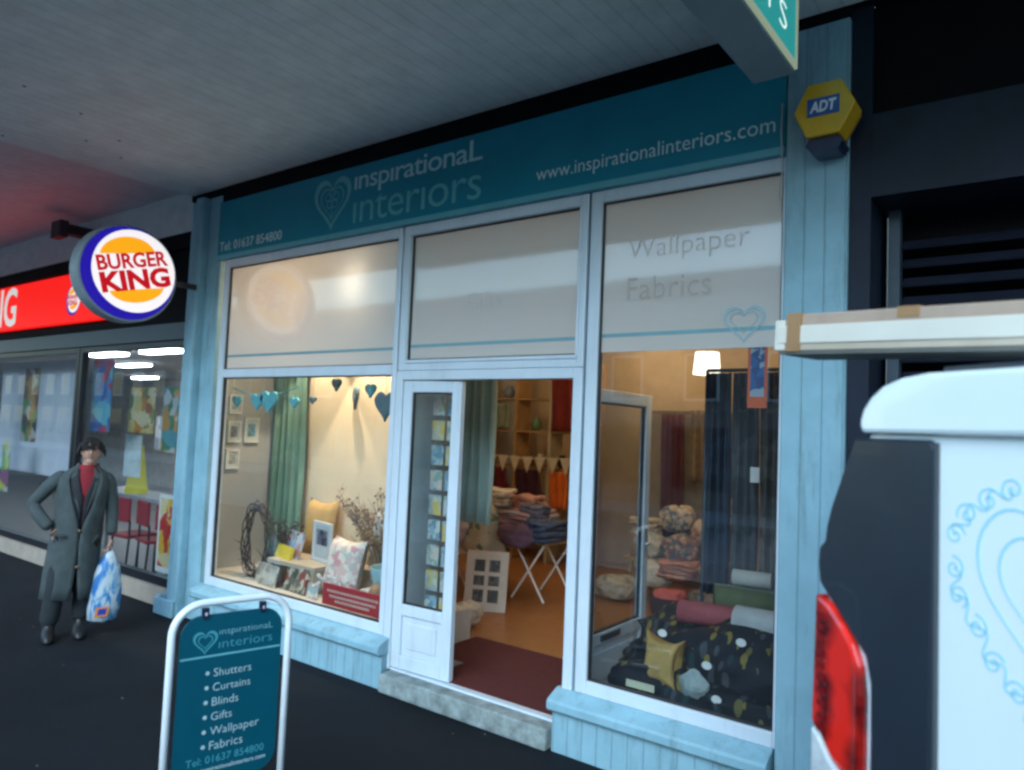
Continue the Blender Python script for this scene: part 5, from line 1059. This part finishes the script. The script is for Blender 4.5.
# clothes: inner layers
def ring_el(cx_, cy, rx, ry, z, n=32): return [(cx_ + rx * math.cos(2 * math.pi * k / n), cy + ry * math.sin(2 * math.pi * k / n), z) for k in range(n)]
MB().loft([ring_el(.04, 0, .165, .125, .86), ring_el(.045, 0, .160, .125, 1.05), ring_el(.05, 0, .175, .130, 1.25), ring_el(.06, -.0, .150, .105, 1.38), ring_el(.07, -.01, .080, .075, 1.43), ring_el(.08, -.02, .062, .064, 1.465)]).build('shirt', REDS, man, smooth=True)
b = MB(); nn = 30
# dark jacket under the coat with a V opening
def open_shell(rows, mt, name, th=.012):
    """rows: (cx, cy, rx, ry, z, gap_deg, gap_centre_deg, ) front is -y (270 deg)"""
    b = MB(); n = 44; O = []
    for (cx_, cy, rx, ry, z, gap, gc) in rows:
        a0 = 270 + gc + gap / 2; a1 = 270 + gc + 360 - gap / 2; o_ = []; i_ = []
        for k in range(n + 1):
            q = R(a0 + (a1 - a0) * k / n); fold = 1 + .035 * math.sin(6 * q + z * 2.5) * max(0, (1.15 - z)) + .014 * math.sin(11 * q + 2 * math.sin(z * 9)) + .012 * math.sin(z * 23 + 3 * math.sin(q * 2))
            o_.append((cx_ + rx * fold * math.cos(q), cy + ry * fold * math.sin(q), z)); i_.append((cx_ + (rx - th) * fold * math.cos(q), cy + (ry - th) * fold * math.sin(q), z))
        O.append(o_ + i_[::-1])
    b.loft(O); return b.build(name, mt, man, smooth=True)
open_shell([(.045, 0, .168, .135, .92, 2, 4), (.045, 0, .170, .137, 1.08, 2, 4), (.05, 0, .180, .140, 1.20, 5, 4), (.058, 0, .168, .125, 1.34, 34, 4), (.066, 0, .10, .09, 1.425, 60, 4)], DKJ, 'jacket')
open_shell([(.0, .02, .212, .175, .34, 18, 12), (.005, .017, .207, .172, .45, 11, 11), (.01, .015, .203, .170, .57, 6, 10), (.016, .012, .199, .167, .68, 3, 9), (.02, .01, .196, .165, .80, 1.5, 8), (.028, .008, .192, .162, .89, 4, 7), (.035, .005, .188, .158, .98, 14, 6), (.045, 0, .187, .154, 1.10, 40, 5), (.047, 0, .191, .154, 1.17, 52, 4), (.05, 0, .196, .154, 1.24, 62, 4), (.056, .0, .198, .142, 1.34, 76, 3), (.062, .01, .165, .118, 1.40, 84, 2), (.072, .02, .095, .088, 1.445, 100, 2), (.076, .02, .080, .078, 1.475, 110, 2)], COAT, 'coat')
skin('sleeve', [(-.07, .01, 1.385), (-.13, .01, 1.355), (-.22, .035, 1.25), (-.315, .055, 1.13), (-.25, -.02, 1.03), (-.165, -.085, .93)], [(0, 1), (1, 2), (2, 3), (3, 4), (4, 5)], [.05, .066, .060, .056, .055, .054], COAT, man)
skin('sleeve', [(.18, .01, 1.385), (.235, .01, 1.345), (.268, .02, 1.22), (.285, .03, 1.09), (.288, .0, .96), (.290, -.03, .855)], [(0, 1), (1, 2), (2, 3), (3, 4), (4, 5)], [.05, .064, .058, .056, .053, .052], COAT, man)
# lapels
for s_ in (-1, 1):
    x0 = .062
    pts = [(x0 + s_ * .055, 1.455), (x0 + s_ * .115, 1.375), (x0 + s_ * .125, 1.31), (x0 + s_ * .02, 1.06), (x0 + s_ * .075, 1.30)]
    MB().prism(pts, lambda a_, b_, d: (a_, d - .165 + max(0, (b_ - 1.22)) * .34 + abs(a_ - .06) * .25, b_), 0, .012).build('lapel', COAT, man, bevel=.004)
for z in (.92, .62): MB().ball((.045, -.172, z), .013, .006, .013, n=10, k=5).build('button', mat('button', (.16, .09, .05), .4), man)
MB().box(-.16, -.06, -.178, -.160, .88, .90).build('pocket_flap', COAT, man)
skin('trousers', [(.03, .0, .84), (-.06, 0, .78), (-.095, -.06, .48), (-.13, -.02, .10), (.12, 0, .78), (.108, .0, .48), (.10, .045, .12)], [(0, 1), (1, 2), (2, 3), (0, 4), (4, 5), (5, 6)], [.12, .10, .085, .078, .10, .082, .078], TRS, man)
def boot(x, y, rz):
    b = MB(); rows = [(0, .052, .055, .0), (0, .058, .06, .0), ]
    rings = []
    for (yc, rx, ry, z) in ((-.055, .050, .135, .0), (-.055, .054, .140, .025), (-.045, .052, .125, .055), (-.02, .048, .095, .085), (.005, .050, .062, .12), (.01, .053, .058, .19), (.01, .055, .060, .25)):
        rings.append([(x + rx * math.cos(2 * math.pi * k / 20) - .3 * 0, y + yc + ry * math.sin(2 * math.pi * k / 20), z + .002) for k in range(20)])
    b.loft(rings); bo_ = b.build('boot', BOOT, man, smooth=True)
boot(-.125, -.02, 0); boot(.10, .04, 0)
# carrier bag
bag = thing('carrier_bag', 'crumpled blue and white plastic carrier bag hanging from the man\'s hand', 'bag', (-6.83, -1.06, GZ), math.atan2(.92, .39))
b = MB(); rings = []; rnd = random.Random(5)
for i, (cx_, rx, ry, z) in enumerate([(.265, .085, .045, .13), (.262, .11, .065, .15), (.268, .122, .075, .25), (.275, .122, .07, .38), (.28, .108, .06, .50), (.285, .085, .045, .60), (.288, .05, .03, .67), (.29, .03, .02, .72)]):
    rings.append([(cx_ + rx * math.cos(2 * math.pi * k / 26) * (1 + rnd.uniform(-.06, .06)), -.06 + ry * math.sin(2 * math.pi * k / 26) * (1 + rnd.uniform(-.12, .12)), z + rnd.uniform(-.008, .008)) for k in range(26)])
def bag_mat():
    mt, tr, p = nodes_mat('carrier_plastic'); L = tr.links.new; tc = tr.nodes.new('ShaderNodeTexCoord'); n = tr.nodes.new('ShaderNodeTexNoise'); n.inputs['Scale'].default_value = 5; n.inputs['Detail'].default_value = 3; n.inputs['Distortion'].default_value = 1.5
    mp = tr.nodes.new('ShaderNodeMapping'); mp.inputs['Scale'].default_value = (2.2, 2.2, .8); L(tc.outputs['Object'], mp.inputs[0]); L(mp.outputs[0], n.inputs['Vector'])
    rp_ = tr.nodes.new('ShaderNodeValToRGB'); e_ = rp_.color_ramp.elements; e_[0].position = .40; e_[0].color = (.02, .14, .42, 1); e_[1].position = .56; e_[1].color = (.42, .50, .56, 1); k = e_.new(.48); k.color = (.08, .26, .46, 1)
    L(n.outputs[0], rp_.inputs[0]); L(rp_.outputs[0], p.inputs['Base Color']); p.inputs['Roughness'].default_value = .3; return mt
b.loft(rings); b.build('sack', bag_mat(), bag, smooth=True)
for s_ in (-1, 1): MB().tube([(.29 + .02 * s_, -.06, .70), (.288 + .012 * s_, -.058, .745), (.287, -.055, .775)], .006, 6).build('handle', mat('bag_handle', (.6, .66, .72)), bag)
MB().prism([(.20, .18), (.30, .19), (.31, .27), (.21, .265)], FRONT, -.152, -.148).build('badge', mat('bag_orange', (.62, .22, .06), .4), bag); MB().prism([(.222, .20), (.285, .205), (.292, .255), (.23, .25)], FRONT, -.155, -.1525).build('badge_print', mat('bag_navy', (.02, .04, .30), .4), bag)
